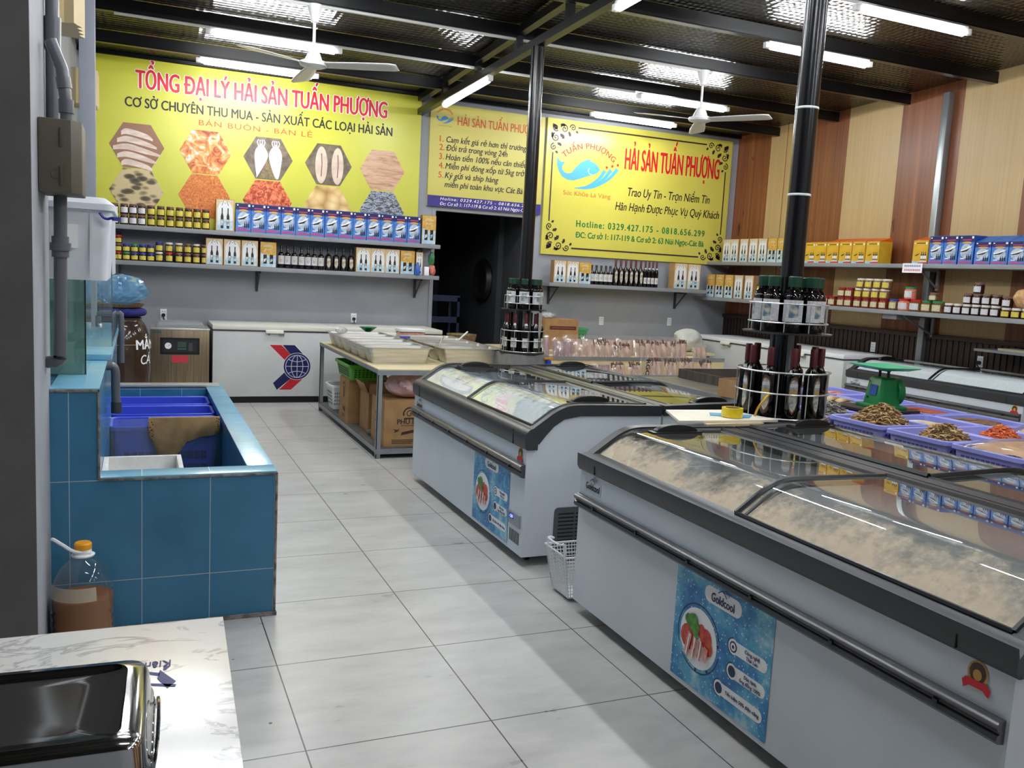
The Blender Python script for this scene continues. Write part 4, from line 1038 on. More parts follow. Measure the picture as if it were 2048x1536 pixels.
cream_food = noisy('frosted_seafood_cream', (190, 170, 146), (130, 118, 102), 18, .7, bump=.6, bdist=.02)
white_food = noisy('frosted_seafood_white', (226, 226, 222), (190, 186, 176), 16, .7, bump=.6, bdist=.02)
grey_food = noisy('frozen_fish_grey', (178, 180, 180), (112, 114, 116), 10, .6, bump=.6, bdist=.02)
goods('cream frosted seafood piled inside the foreground freezer', 2.035, 2.755, FNY+.065, FNY+FNL-.065, .42, cream_food, 1)
goods('grey frozen seafood inside the freezer behind the foreground one', 2.905, 3.62, FNY+.065, FNY+FNL-.065, .42, grey_food, 2)
goods('white frosted seafood inside the mid-aisle freezer', 2.035, 2.755, FFY+.065, FFY+FFL-.065, .42, white_food, 3)
goods('grey frozen seafood inside the freezer behind the mid-aisle one', 2.905, 3.62, FFY+.065, FFY+FFL-.065, .42, grey_food, 4)
goods('white frosted seafood inside the freezer at the panelled wall', 7.345, 8.065, 5.365, 5.30+FFL-.065, .60, white_food, 5)

# ================================================================== CHEST FREEZERS
def globe_logo(b, P, k):
    """chevron of red and blue bars round a wire globe; P(u,v,layer) maps the plane, k = globe radius, centre (0,0)"""
    S_ = 1/220*k
    q = lambda pts, mi, e=0: b.poly([P((x-757)*S_, (745-y)*S_, e) for x, y in pts], mi)
    q([(285, 385), (500, 385), (665, 545), (555, 650)], 3); q([(305, 392), (496, 392), (645, 545), (553, 640)], 0, 1)
    q([(500, 385), (720, 385), (960, 640), (860, 700), (660, 560)], 3); q([(515, 390), (712, 390), (950, 640), (860, 700), (670, 560)], 1, 1)
    q([(370, 1025), (555, 845), (680, 930), (432, 1138)], 1, 1); q([(450, 1142), (650, 935), (860, 945), (665, 1142)], 3); q([(468, 1136), (650, 955), (850, 958), (662, 1136)], 0, 1)
    q([(757+228*math.cos(a), 745+228*math.sin(a)) for a in [i*PI/16 for i in range(32)]], 3, 2)
    q([(757+220*math.cos(a), 745+220*math.sin(a)) for a in [i*PI/16 for i in range(32)]], 1, 3)
    Q = lambda u, v: P(u*S_, -v*S_, 4)
    st = lambda pts: b.strip(pts, 11, Q, 2)
    st([(188*math.cos(i*PI/16), 188*math.sin(i*PI/16)) for i in range(33)])
    st([(0, -188), (0, 188)]); st([(-188, 0), (188, 0)])
    for s in (-1, 1):
        st([(s*95*math.cos(a), 185*math.sin(a)) for a in [-PI/2+PI*i/14 for i in range(15)]])
        st([(x, s*(80+.0019*x*x)) for x in [-140+20*i for i in range(15)]])
def chest(label, loc, rot, L, D, H, logo_u, logo_v, logo_k, sticker=False):
    """front faces -y, x along the length"""
    r = thing('chest_freezer', label, 'freezer', loc, rot, 'white chest freezers')
    MB().box(0, L, 0, D, .075, H-.065).build('cabinet', noisy('chest_white', (204, 206, 204), (212, 214, 212), 2, .35), r, bevel=.015)
    MB().box(.04, L-.04, .03, D-.03, 0, .075).build('plinth', matte_black, r)
    for k in range(2):
        x0, x1 = (0, L/2-.003) if k == 0 else (L/2+.003, L)
        l = MB().box(x0-.004, x1+.004, -.012, D, H-.055, H).build('lid', offwhite if sticker is False else white, r, bevel=.014)
        MB().box(x0, x1, -.006, D-.01, H-.067, H-.055).build('gasket', rubber, l)
        hx = (x0+x1)/2
        MB().prism([(-.012, H-.045), (-.035, H-.055), (-.04, H-.085), (-.03, H-.085), (-.022, H-.065), (-.012, H-.062)], 'x', hx-.10, hx+.10).build('handle', offwhite, l, bevel=.003)
        MB().box(hx+.06, hx+.11, -.03, 0, H-.105, H-.07).cyl((hx-.06, -.004, H-.10), (hx-.06, .0, H-.10), .012, 12, 0).build('lock', mat('lock_metal', (150, 146, 136), .35, .5), l, bevel=.002)
    b = MB(); globe_logo(b, lambda u, v, e: (logo_u+u, -.0012-.0004*e, logo_v+v), logo_k)
    b.build('emblem', [mat('emblem_red', (196, 34, 44), .4), mat('emblem_navy', (20, 24, 86), .4), mat('emblem_line', (206, 208, 228), .4), mat('emblem_rim', (232, 226, 226), .4)], r, smooth=0)
    if sticker:
        b = MB().box(L, L+.001, .05, .15, H-.21, H-.11, 0); b.box(L+.001, L+.0014, .065, .13, H-.19, H-.165, 1); b.build('sticker', [whitep, mat('sticker_pink', (226, 150, 140), .5)], r)
    return r
chest('large white two-lid chest freezer against the grey back wall', (.775, 10.36, 0), 0, 2.72, .74, .90, 1.72-.775, .432, .155)
# the right one faces -x: local +x runs towards -y
chest('white two-lid chest freezer in the right corner by the panelled wall', (7.53, 10.72, 0), -PI/2, 2.96, .74, .915, 1.45, .446, .13, True)

# ================================================================== COLUMNS AND BOTTLE RACKS
colm = mat('column_black', (12, 12, 14), .22, 0, .6)
plate_m = mat('rack_plate_dark', (44, 42, 40), .4)
conc = noisy('grey_concrete', (132, 132, 132), (112, 112, 112), 9, .85)
dconc = noisy('dark_plinth', (58, 56, 54), (46, 44, 42), 8, .6)
def column(label, x, y, rad, ztop, zp, rp, plinth_m, bands):
    r = thing('column', label, 'column', (x, y, 0), 0, 'black steel columns')
    MB().cyl((0, 0, zp), (0, 0, ztop), rad, 28).build('shaft', colm, r)
    if plinth_m is dconc: MB().lathe([(rp*.96, 0), (rp*.96, zp-.03), (rp, zp-.025), (rp, zp)], 32, capb=True, capt=True).build('plinth', plinth_m, r)
    else: MB().box(-rp, rp, -rp, rp, 0, zp).build('plinth', plinth_m, r, bevel=.01)
    for z in bands: MB().lathe([(rad+.001, z-.006), (rad+.003, z), (rad+.001, z+.006)], 28).build('tie_band', white, r)
def ring(b, rad, z, rr=.004, n=40, a0=0, a1=2*PI):
    b.tube([(rad*math.cos(a0+(a1-a0)*i/n), rad*math.sin(a0+(a1-a0)*i/n), z) for i in range(n if abs(a1-a0-2*PI) < 1e-6 else n+1)], rr, 6, closed=abs(a1-a0-2*PI) < 1e-6)
def rack(label, x, y, zl, zu, rl, ru, polygonal, railh):
    r = thing('bottle_rack', label, 'rack', (x, y, 0), 0, 'bottle racks on columns')
    n = 10 if polygonal else 40
    MB().lathe([(.062, zu-.012), (ru+.025, zu-.012), (ru+.03, zu-.004), (.062, zu)], 36, capb=True).build('upper_plate', plate_m, r)
    MB().lathe([(.062, zl-.012), (rl+.01, zl-.012), (rl+.01, zl-.002), (.062, zl-.001)], 36).build('lower_plate', plate_m, r)
    for rad, z, hs, nm in ((rl, zl, (.006, railh*.55, railh), 'lower_guard'), (ru, zu, (.05, railh*.6), 'upper_guard')):
        b = MB()
        for h in hs: ring(b, rad, z+h, .0045, n)
        for i in range(10):
            a = 2*PI*(i+.25)/10; b.tube([(rad*math.cos(a), rad*math.sin(a), z), (rad*math.cos(a), rad*math.sin(a), z+hs[-1])], .003, 5)
        b.build(nm, wire, r)
    b = MB()
    for a in (.2, 2.3, 4.4): b.box(.07*math.cos(a)-.012, .07*math.cos(a)+.012, .07*math.sin(a)-.012, .07*math.sin(a)+.012, zl, zu-.012)
    b.build('upright', grey_steel, r)
    return r
C1, C2 = (3.33, 3.88), (3.325, 7.5)
column('nearer black round steel column carrying two tiers of bottles', *C1, .060, chord_z(3.88), .912, .275, dconc, (2.14, 2.60))
column('farther black round steel column beside the dark doorway', *C2, .060, chord_z(7.5), .905, .20, conc, ())
rack('two-tier wire bottle rack round the nearer black column', *C1, .925, 1.395, .252, .212, False, .255)
rack('two-tier wire bottle rack round the farther black column', *C2, .92, 1.322, .205, .185, True, .20)
def ringb(key, maker, c, rad, z, n, a0, span, lab, grp):
    for i in range(n):
        a = a0+span*i/(n-1 if span < 2*PI-.01 else n)
        place(key, maker, (c[0]+rad*math.cos(a), c[1]+rad*math.sin(a), z), a+PI/2, lab % ORD[i], grp)
ringb('nl', make_bottle(.385, .042, .0165, cap_red, 'shield'), C1, .195, .9255, 10, -PI*1.04, 2*PI, 'red-capped bottle on the lower tier of the nearer column, %s round from left', 'red-capped bottles round the nearer column')
ringb('nu', make_bottle(.30, .051, .030, cap_green, 'square', .63), C1, .142, 1.3955, 8, -PI*.93, 2*PI, 'green-capped bottle on the upper tier of the nearer column, %s round from left', 'green-capped bottles round the nearer column')
ringb('fl', make_bottle(.36, .034, .014, cap_red, 'tall'), C2, .160, .9205, 10, -PI*.98, 2*PI, 'red-capped bottle on the lower tier of the farther column, %s round from left', 'red-capped bottles round the farther column')
ringb('fu', make_bottle(.275, .046, .027, cap_green, 'square', .63), C2, .128, 1.3225, 7, -PI*.93, 2*PI, 'green-capped bottle on the upper tier of the farther column, %s round from left', 'green-capped bottles round the farther column')
r = thing('knife', 'knife hanging point down from the rack of the farther column', 'knife', (3.40, 7.29, 1.31))
MB().prism([(-.018, -.01), (.018, -.01), (.016, -.16), (.0, -.27), (-.012, -.2)], 'y', -.0015, .0015).build('blade', steel, r)
MB().tube([(0, 0, -.012), (0, 0, .004)], .011, 8).build('handle', black, r)
r = thing('valve', 'blue plastic valve on the concrete base of the farther column', 'valve', (3.51, 7.285, .70))
MB().cyl((0, 0, 0), (0, 0, .16), .022, 12).box(-.03, .03, -.02, .02, .09, .13).build('valve_body', mat('valve_blue', (24, 70, 190), .3), r, bevel=.004)
MB().box(-.05, .05, -.012, .012, .165, .185).build('lever', mat('valve_orange', (214, 140, 30), .4), r, bevel=.004)

# ================================================================== TILED TANK ON THE LEFT
tile_m = mat('blue_wall_tile', (48, 106, 142), .22); t = NT(tile_m); co = t.coord(); q = t.xyz(co)
geo = t.n.new('ShaderNodeNewGeometry'); nx = t.xyz(geo.outputs['Normal'])
def jn2(v, off, pitch, wd=.0016):
    fr = t.math('FRACT', t.math('DIVIDE', t.math('SUBTRACT', v, off), pitch)); return t.math('GREATER_THAN', t.math('ABSOLUTE', t.math('SUBTRACT', fr, .5)), .5-wd/pitch)
ax_ = t.math('ABSOLUTE', nx[0]); ay_ = t.math('ABSOLUTE', nx[1]); az_ = t.math('ABSOLUTE', nx[2])
jx = t.math('MULTIPLY', jn2(q[0], .016, .28), t.math('LESS_THAN', ax_, .5))
jy = t.math('MULTIPLY', jn2(q[1], 4.0, .28), t.math('LESS_THAN', ay_, .5))
jz = t.math('MULTIPLY', jn2(q[2], .225, .445), t.math('LESS_THAN', az_, .5))
jj = t.math('MAXIMUM', jx, t.math('MAXIMUM', jy, jz))
n1 = t.noise(co, 2.5, 4)
t.set(t.b.inputs['Base Color'], t.mix(jj, t.ramp(n1, (.35, (50, 112, 146)), (.65, (62, 128, 164))), lin((168, 186, 196))))
cap_m = noisy('light_blue_tile', (118, 178, 208), (134, 190, 216), 3, .2)
grout = noisy('worn_grout', (150, 146, 140), (92, 86, 80), 30, .8)
TX0, TX1, TY0, TY1, TZ = -.334, .582, 3.99, 6.92, .675
r = thing('tiled_tank', 'blue-tiled water tank with a raised ledge beside the grey pier', 'tank', (.12, 5.4, 0))
b = MB()
b.box(-.15, TX1, TY0, TY0+.13, .012, TZ).box(.47, TX1, TY0+.13, TY1, .012, TZ).box(-.15, .47, TY1-.14, TY1, .012, TZ).box(-.15, .47, TY0+.13, TY1-.14, .012, .07)
part(b, 'basin', tile_m, r)
part(MB().box(XL, -.15, TY0+.07, TY1+.5, .012, 1.055).box(TX0, -.15, TY0, TY0+.07, .012, 1.055), 'ledge', tile_m, r)
b = MB().box(-.15, TX1+.002, TY0-.002, TY0+.13, TZ, TZ+.008).box(.465, TX1+.002, TY0+.13, TY1, TZ, TZ+.008)
for i in range(10): b.box(.47, .581, TY0+.28*i+.14, TY0+.28*i+.1425, TZ+.008, TZ+.0085, 1)
for x in (.016, .296): b.box(x-.0015, x+.0015, TY0, TY0+.13, TZ+.008, TZ+.0085, 1)
part(b, 'rim_cap', [cap_m, mat('white_joint', (214, 226, 232), .6)], r, bevel=.002)
part(MB().box(TX0, -.148, TY0-.002, TY1+.5, 1.055, 1.064), 'ledge_cap', cap_m, r, bevel=.002)
part(MB().box(-.155, -.146, TY0-.006, TY0+.01, TZ, 1.06).box(-.15, TX1+.005, TY0-.006, TY0+.004, TZ-.008, TZ+.002).box(TX1-.004, TX1+.006, TY0-.006, TY0+.006, .012, TZ).box(TX0, -.146, TY0-.006, TY0+.004, 1.048, 1.06).box(TX0, TX1+.01, TY0-.012, TY0+.01, 0, .018), 'edge_trim', grout, r, bevel=.002)
part(MB().box(-.27, -.13, 5.05, 7.45, 1.066, 1.096).box(-.132, -.128, 5.05, 7.45, 1.06, 1.1).box(-.272, -.268, 5.05, 7.45, 1.09, 1.1), 'raised_sill', cap_m, r, bevel=.004)
part(MB().box(-.15, .56, TY1-.14, TY1, TZ+.008, TZ+.022).box(-.15, .56, TY1-.10, TY1-.09, TZ+.022, TZ+.03), 'rear_trim', steel, r)
# sheet of clear glass standing across the basin
gl2 = glass('pane_glass', (.93, .97, .96), 1.5, .05)
o = MB().box(-.148, .468, 5.497, 5.503, .07, .672).build('divider_sheet', gl2); tag(o, 'clear glass pane standing across the blue-tiled basin under the brown cloth', 'glass pane')
# brown underwear-like cloth hung over the pane
leop = mat('leopard_trim', (150, 116, 70), .8); t = NT(leop); v = t.node('ShaderNodeTexVoronoi', {'Vector': t.coord(), 'Scale': 90.0}).outputs['Distance']
t.set(t.b.inputs['Base Color'], t.ramp(v, (.25, (40, 26, 18)), (.42, (168, 128, 78))))
olive = noisy('brown_cotton', (146, 118, 80), (162, 132, 92), 24, .9, bump=.3)
r = thing('cloth', 'brown cotton cloth with leopard-print trim draped over the glass pane', 'cloth', (.26, 5.49, .674))
low = [(.055, .585), (.09, .50), (.13, .41), (.165, .385), (.195, .43), (.235, .475), (.27, .53), (.34, .555), (.40, .565), (.455, .575)]
def lowz(x):
    for a, c in zip(low, low[1:]):
        if a[0] <= x <= c[0]: return a[1]+(c[1]-a[1])*(x-a[0])/(c[0]-a[0])
    return low[-1][1]
def cl_pt(x, v): 
    z = .677+(lowz(x)-.677)*v
    return (x, 5.491-.012*math.sin(v*PI)-.008*math.sin(x*55+v*4)*v, z)
b = MB().grid(lambda u, v: cl_pt(.085+.345*u, v), 26, 14, 0).grid(lambda u, v: cl_pt(.057+.03*u, v), 3, 12, 1).grid(lambda u, v: cl_pt(.43+.027*u, v), 3, 12, 1)
b.grid(lambda u, v: (.057+.40*u, 5.491+.018*v, .677+.004*math.sin(v*PI)), 20, 3, 0).grid(lambda u, v: (.057+.40*u, 5.509, .677-.06*v), 20, 3, 0)
part(b, 'fabric', [olive, leop], r, fix=False)
# white foam box in the near corner of the basin
foam = noisy('white_foam', (228, 226, 222), (216, 214, 210), 20, .8)
r = thing('foam_box', 'open white foam box in the near corner of the blue-tiled basin', 'box', (.02, 4.3, .5))
b = MB(); x0, x1, y0, y1, z0, z1 = -.149, .195, 4.125, 4.50, .07, .665
b.box(x0, x1, y0, y0+.022, z0, z1).box(x0, x1, y1-.022, y1, z0, z1).box(x0, x0+.022, y0+.022, y1-.022, z0, z1).box(x1-.022, x1, y0+.022, y1-.022, z0, z1)
part(b, 'walls', foam, r, bevel=.004)
part(MB().box(x0+.022, x1-.022, y0+.022, y1-.022, .58, .60), 'foam_sheet', foam, r)
# baskets
def crate(name, label, cat, c, L, W, H, mt, rotz=0, taper=.86, group=None, rimw=.012, slots=True, slot_m=None, holes=8):
    """open plastic crate with slotted walls; origin at the bottom centre"""
    r = thing(name, label, cat, c, rotz, group)
    def ringp(k, z, ins=0): return [(x, y, z) for x, y in rrect(-L/2*k+ins, L/2*k-ins, -W/2*k+ins, W/2*k-ins, .035, 4)]
    b = MB(); n = len(ringp(1, 0))
    o_, i_ = [ringp(taper, 0), ringp(1, H)], [ringp(1, H, .006), ringp(taper, .006, .006)]
    allv = o_[0]+o_[1]+i_[0]+i_[1]
    f = []
    for a in range(3):
        for k in range(n): f.append((a*n+k, a*n+(k+1) % n, (a+1)*n+(k+1) % n, (a+1)*n+k))
    f.append(tuple(range(n))[::-1]); f.append(tuple(range(3*n, 4*n)))
    b.add(allv, f)
    b.build('crate_body', mt, r)
    rb = MB(); a1 = [(x, y, H) for x, y in rrect(-L/2-rimw, L/2+rimw, -W/2-rimw, W/2+rimw, .042, 4)]; a2 = ringp(1, H, .006)
    a0 = [(x, y, H-.022) for x, y in rrect(-L/2-rimw, L/2+rimw, -W/2-rimw, W/2+rimw, .042, 4)]; a3 = [(x, y, H+.005) for x, y in rrect(-L/2-rimw*.6, L/2+rimw*.6, -W/2-rimw*.6, W/2+rimw*.6, .04, 4)]
    n = len(a1); rb.add(a0+a1+a3+a2, [(s*n+k, s*n+(k+1) % n, (s+1)*n+(k+1) % n, (s+1)*n+k) for s in range(3) for k in range(n)])
    rb.build('rim', mt, r)
    if slots:
        sb = MB()
        for s in (-1, 1):
            for row in range(4):
                z = H*(.18+.15*row); k = taper+(1-taper)*z/H
                m_ = holes
                for i in range(m_):
                    x = -L/2*.78+L*.78*(i+.5)/m_; y = s*(W/2*k+.0012)
                    sb.add([(x-L*.028, y, z), (x+L*.028, y, z), (x+L*.028, y+s*.003, z+H*.09), (x-L*.028, y+s*.003, z+H*.09)], [(0, 1, 2, 3)])
                    y2 = s*(W/2*k-.0075); sb.add([(x-L*.028, y2, z), (x+L*.028, y2, z), (x+L*.028, y2+s*.003, z+H*.09), (x-L*.028, y2+s*.003, z+H*.09)], [(0, 1, 2, 3)])
                m2 = max(3, int(m_*W/L))
                for i in range(m2):
                    y = -W/2*.74+W*.74*(i+.5)/m2; x = s*(L/2*k+.0012); x2 = s*(L/2*k-.0075)
                    for xx in (x, x2): sb.add([(xx, y-W*.03, z), (xx, y+W*.03, z), (xx+s*.003, y+W*.03, z+H*.09), (xx+s*.003, y-W*.03, z+H*.09)], [(0, 1, 2, 3)])
        sb.build('slots', slot_m, r, smooth=0, fix=False)
    return r
ultra = mat('ultramarine_plastic', (62, 84, 216), .35); ultra_d = mat('ultramarine_hole', (22, 30, 116), .6)
for y, nm, dz in ((5.69, 'nearest', 0), (6.10, 'middle', .004), (6.5, 'farthest', .006)):
    crate('plastic_basket', '%s of three ultramarine baskets standing in the blue-tiled basin' % nm, 'basket', (.155, y, .0705), .60, .33, .55+dz, ultra, taper=.84, group='ultramarine baskets in the tank', slot_m=ultra_d, holes=12)
# aquarium on the ledge, plastic box on top
aq = glass('aquarium_glass', (.80, .92, .88), 1.5, .22, .02, (.42, .62, .56))
r = thing('aquarium', 'greenish glass aquarium on the blue-tiled ledge behind the grey pipe', 'aquarium', (-.4, 5, 1.066))
b = MB().box(XL+.002, -.222, 4.45, 4.458, 1.066, 1.50).box(-.23, -.222, 4.458, 5.0, 1.066, 1.50).box(XL+.002, -.222, 5.0, 5.008, 1.066, 1.50)
part(b, 'panes', aq, r)
part(MB().box(-.224, -.219, 4.447, 4.462, 1.066, 1.5), 'corner_seal', black, r)
part(MB().box(XL+.01, -.235, 4.465, 4.99, 1.067, 1.40), 'water', glass('tank_water', (.70, .86, .80), 1.33, .35, .05, (.34, .54, .48)), r)
r = thing('glass_tank', 'second clear glass tank farther along the ledge before the brown jar', 'aquarium', (-.2, 7, 1.1))
b = MB().box(-.268, -.133, 5.5, 5.506, 1.097, 1.62).box(-.139, -.133, 5.506, 7.2, 1.097, 1.62)
part(b, 'panes', gl2, r)
milky = mat('milky_plastic', (232, 236, 242), .35, 0, .5); milky.node_tree.nodes['Principled BSDF'].inputs['Transmission Weight'].default_value = .12; milky.node_tree.nodes['Principled BSDF'].inputs['Roughness'].default_value = .45
milky2 = mat('milky_lid', (222, 226, 232), .4)
r = thing('storage_box', 'milky white plastic storage box with lid on top of the aquarium', 'box', (-.3, 4.55, 1.51))
def rr3(x0, x1, y0, y1, z, rad): return [(x, y, z) for x, y in rrect(x0, x1, y0, y1, rad, 4)]
def loft(b, rings, mi=0, capb=True, capt=True):
    n = len(rings[0]); v = [p for r_ in rings for p in r_]
    f = [(s*n+k, s*n+(k+1) % n, (s+1)*n+(k+1) % n, (s+1)*n+k) for s in range(len(rings)-1) for k in range(n)]
    if capb: f.append(tuple(range(n))[::-1])
    if capt: f.append(tuple(range((len(rings)-1)*n, len(rings)*n)))
    return b.add(v, f, mi)
part(loft(MB(), [rr3(-.60, -.125, 4.22, 4.86, 1.505, .03), rr3(-.61, -.105, 4.20, 4.88, 1.80, .04), rr3(-.615, -.10, 4.19, 4.89, 1.805, .04)]), 'box_body', milky, r)
part(loft(MB(), [rr3(-.618, -.092, 4.18, 4.9, 1.806, .04), rr3(-.618, -.092, 4.18, 4.9, 1.832, .04), rr3(-.60, -.13, 4.21, 4.87, 1.86, .05)]), 'lid', milky2, r)
b = MB()
for x in (-.185, -.30): b.box(x-.005, x+.005, 4.198, 4.205, 1.53, 1.79)
for y in (4.4, 4.55, 4.7): b.box(-.108, -.100, y-.01, y+.01, 1.53, 1.79)
part(b, 'ribs', milky2, r)
part(MB().tube(_cm([(-.15, 4.175, 1.795), (-.135, 4.172, 1.775), (-.118, 4.17, 1.77), (-.10, 4.165, 1.775), (-.085, 4.165, 1.768)], 4), .006, 6).obox((-.085, 4.17, 1.772), (.03, .02, .016), .4), 'blue_tie', mat('blue_ribbon', (34, 44, 150), .4), r)
part(MB().box(-.285, -.235, 4.1975, 4.2, 1.64, 1.74), 'sticker', whitep, r)
# pipes and the brown box on the pier
pier_x = -.334
brown_box = mat('brown_box', (92, 84, 72), .5)
r = thing('meter_box', 'brown plastic meter box on the side of the grey pier with pipes through it', 'box', (pier_x, 3.75, 1.83))
b = MB().prism([(pier_x+.001, 3.66), (-.225, 3.66), (-.19, 3.70), (-.19, 3.93), (pier_x+.001, 3.93)], 'z', 1.835, 2.10)
part(b, 'case', brown_box, r, bevel=.006)
part(MB().box(-.262, -.254, 3.652, 3.661, 2.0, 2.07).box(-.262, -.254, 3.652, 3.661, 1.86, 1.93), 'hinge', mat('box_hinge', (76, 70, 62), .5), r, bevel=.002)
part(MB().cyl((-.275, 3.661, 1.90), (-.275, 3.657, 1.90), .016, 16), 'knockout', mat('box_knockout', (84, 77, 66), .5), r)
r = thing('drain_pipe', 'thick grey pipe running from the brown meter box down past the aquarium', 'pipe', (-.27, 3.85, 1.2))
part(MB().tube(_cm([(-.275, 3.85, 1.834), (-.278, 3.85, 1.5), (-.281, 3.85, 1.24), (-.292, 3.86, 1.195), (-.33, 3.875, 1.185)], 5), .024, 14), 'pipe_run', pvc, r)
part(MB().cyl((-.277, 3.85, 1.60), (-.277, 3.85, 1.68), .031, 14).cyl((-.277, 3.85, 1.625), (-.277, 3.85, 1.655), .038, 12), 'union', pvc, r)
r = thing('riser_pipe', 'grey pipe with an angled joint above the brown meter box', 'pipe', (-.26, 3.80, 2.1))
part(MB().tube([(-.248, 3.8, 2.101), (-.248, 3.8, 2.17), (-.262, 3.8, 2.30), (-.285, 3.8, 2.36), (-.30, 3.8, 2.40)], .022, 12), 'pipe_run', pvc, r)
part(MB().cyl((-.248, 3.8, 2.14), (-.249, 3.8, 2.19), .027, 12), 'coupling', pvc, r); part(MB().tube([(-.253, 3.8, 2.23), (-.259, 3.8, 2.27)], .026, 12), 'coupling', pvc, r)
r = thing('stack_pipe', 'straight grey pipe rising up the pier behind the angled pipe', 'pipe', (-.31, 3.9, 2.1))
part(MB().tube([(-.308, 3.97, 2.06), (-.306, 3.97, 2.5), (-.30, 3.97, 3.0), (-.30, 3.97, 4.1)], .024, 12), 'pipe_run', pvc, r)
part(MB().cyl((-.306, 3.97, 2.40), (-.304, 3.97, 2.52), .03, 12), 'coupling', pvc, r)
r = thing('outlet_pipe', 'grey elbow pipe under the raised sill pointing into the basin', 'pipe', (-.13, 5.0, 1.0))
part(MB().tube(_cm([(-.205, 5.01, 1.04), (-.15, 5.01, 1.04), (-.118, 5.01, 1.035), (-.108, 5.01, 1.0), (-.108, 5.01, .93), (-.104, 5.01, .80)], 5), .022, 12), 'pipe_run', pvc, r)
part(MB().cyl((-.104, 5.01, .79), (-.104, 5.01, .85), .027, 12), 'end_sleeve', mat('dark_pvc', (60, 62, 68), .35), r)
o = MB().tube(_cm([(-.262, 6.95, 1.10), (-.262, 6.95, 1.17), (-.25, 6.95, 1.195), (-.20, 6.95, 1.2), (-.13, 6.95, 1.195), (-.112, 6.95, 1.17), (-.11, 6.95, .84)], 4), .02, 12).build('arch_pipe', pvc)
tag(o, 'grey arched pipe between the glass tank and the brown jar', 'pipe')
# louvred units on the left wall
beige = mat('beige_louver', (196, 178, 138), .55)
def louver(label, x0, x1, y, z0, z1):
    r = thing('louvered_vent', label, 'vent', (x0, y, z0))
    b = MB().box(0, x1-x0, 0, .35, 0, z1-z0)
    b.build('vent_case', beige, r, bevel=.004)
    b = MB(); n = 4
    for i in range(n):
        x = (x1-x0)*(i+.2)/n; b.add([(x, -.0, 0), (x+(x1-x0)*.16, -.03, 0), (x+(x1-x0)*.16, -.03, z1-z0), (x, 0, z1-z0), (x+(x1-x0)*.2, 0, 0), (x+(x1-x0)*.2, 0, z1-z0)], [(0, 1, 2, 3), (1, 4, 5, 2), (0, 4, 1), (3, 2, 5)])
    for i in range(4):
        y0 = .35*(i+.1)/4; b.add([(x1-x0, y0, 0), (x1-x0+.025, y0+.05, 0), (x1-x0+.025, y0+.05, z1-z0), (x1-x0, y0, z1-z0), (x1-x0, y0+.07, 0), (x1-x0, y0+.07, z1-z0)], [(0, 1, 2, 3), (1, 4, 5, 2), (0, 4, 1), (3, 2, 5)])
    b.build('slat', beige, r)
louver('beige louvred wall unit at the top left above the pipes', XL+.001, -.31, 5.6, 2.87, 3.35)
louver('beige louvred wall unit peeking out left of the yellow banner', XL+.001, -.40, 10.2, 3.13, 3.48)

# ================================================================== OIL JUG BY THE PIER
jug_g = glass('jug_plastic', (.97, .98, .97), 1.4, .015, .03)
oil = mat('amber_sauce', (138, 82, 20), .15, 0, .3)
r = thing('plastic_jug', 'clear plastic jug half full of amber sauce with an orange cap, on the floor', 'jug', (-.205, 3.82, 0))
prof = [(.10, .0), (.115, .01), (.118, .03)]
for i in range(5): prof += [(.112, .045+.034*i), (.118, .06+.034*i)]
prof += [(.118, .235), (.115, .27), (.105, .31), (.085, .35), (.058, .38), (.036, .396), (.03, .402), (.03, .42)]
MB().lathe(prof, 28, capb=True).build('jug_wall', jug_g, r, fix=False, smooth=60)
MB().lathe([(.0, .004)]+[(a-.005, z) for a, z in prof if .005 < z < .245], 28, capt=True).build('sauce', oil, r, smooth=60)
MB().lathe([(.043, .402), (.045, .408), (.033, .414), (.032, .43)], 20, capb=True).build('neck_ring', white, r)
MB().lathe([(.031, .428), (.033, .432), (.033, .452), (.028, .458)], 20, capt=True, capb=True).build('cap', mat('orange_cap', (244, 164, 24), .35), r)
MB().tube(_cm([(.03, -.02, .418), (-.03, -.03, .43), (-.07, -.02, .455), (-.10, -.01, .475), (-.112, 0, .478)], 4), .007, 6).build('handle', white, r)
MB().lathe([(.1195, .245), (.113, .30)], 14, a0=-PI*.95, a1=-PI*.35).build('label', glass('torn_label', (.9, .9, .86), 1.4, .45, .3, (.72, .68, .56)), r)

# ================================================================== MARBLE TABLE WITH STEEL LUNCH TIN
marble = mat('white_marble', (232, 230, 226), .18); t = NT(marble); co = t.coord()
nz = t.noise(co, 5, 5, .6); w_ = t.node('ShaderNodeTexNoise', {'Vector': t.mapping(co, (1.5, 4, 1)), 'Scale': 2.2, 'Detail': 7, 'Roughness': .55, 'Distortion': 1.2}).outputs['Fac']
vein = t.math('SUBTRACT', 1.0, t.math('MULTIPLY', t.math('ABSOLUTE', t.math('SUBTRACT', w_, .5)), 28.0), clamp=True)
vein = t.math('MULTIPLY', vein, t.math('GREATER_THAN', nz, .47))
t.set(t.b.inputs['Base Color'], t.mix(t.math('MULTIPLY', vein, .55), t.ramp(nz, (.3, (222, 220, 217)), (.7, (236, 234, 229))), lin((120, 124, 138))))
r = thing('stone_table', 'white veined stone table in the bottom left corner', 'table', (-.4, 1.5, 0))
b = MB(); b.prism([(-1.3, .9), (.149, .9), (.193, 2.163), (-1.3, 2.172)], 'z', .728, .75)
part(b, 'tabletop', marble, r, bevel=.0015)
for x, y in ((-1.25, .98), (.08, .98), (.10, 2.06), (-1.25, 2.06)): part(MB().box(x-.02, x+.02, y-.02, y+.02, 0, .728), 'leg', grey_steel, r)
b = MB(); pt = lambda u, v: (.046-u*.06, 1.873-v*.115, .7506)
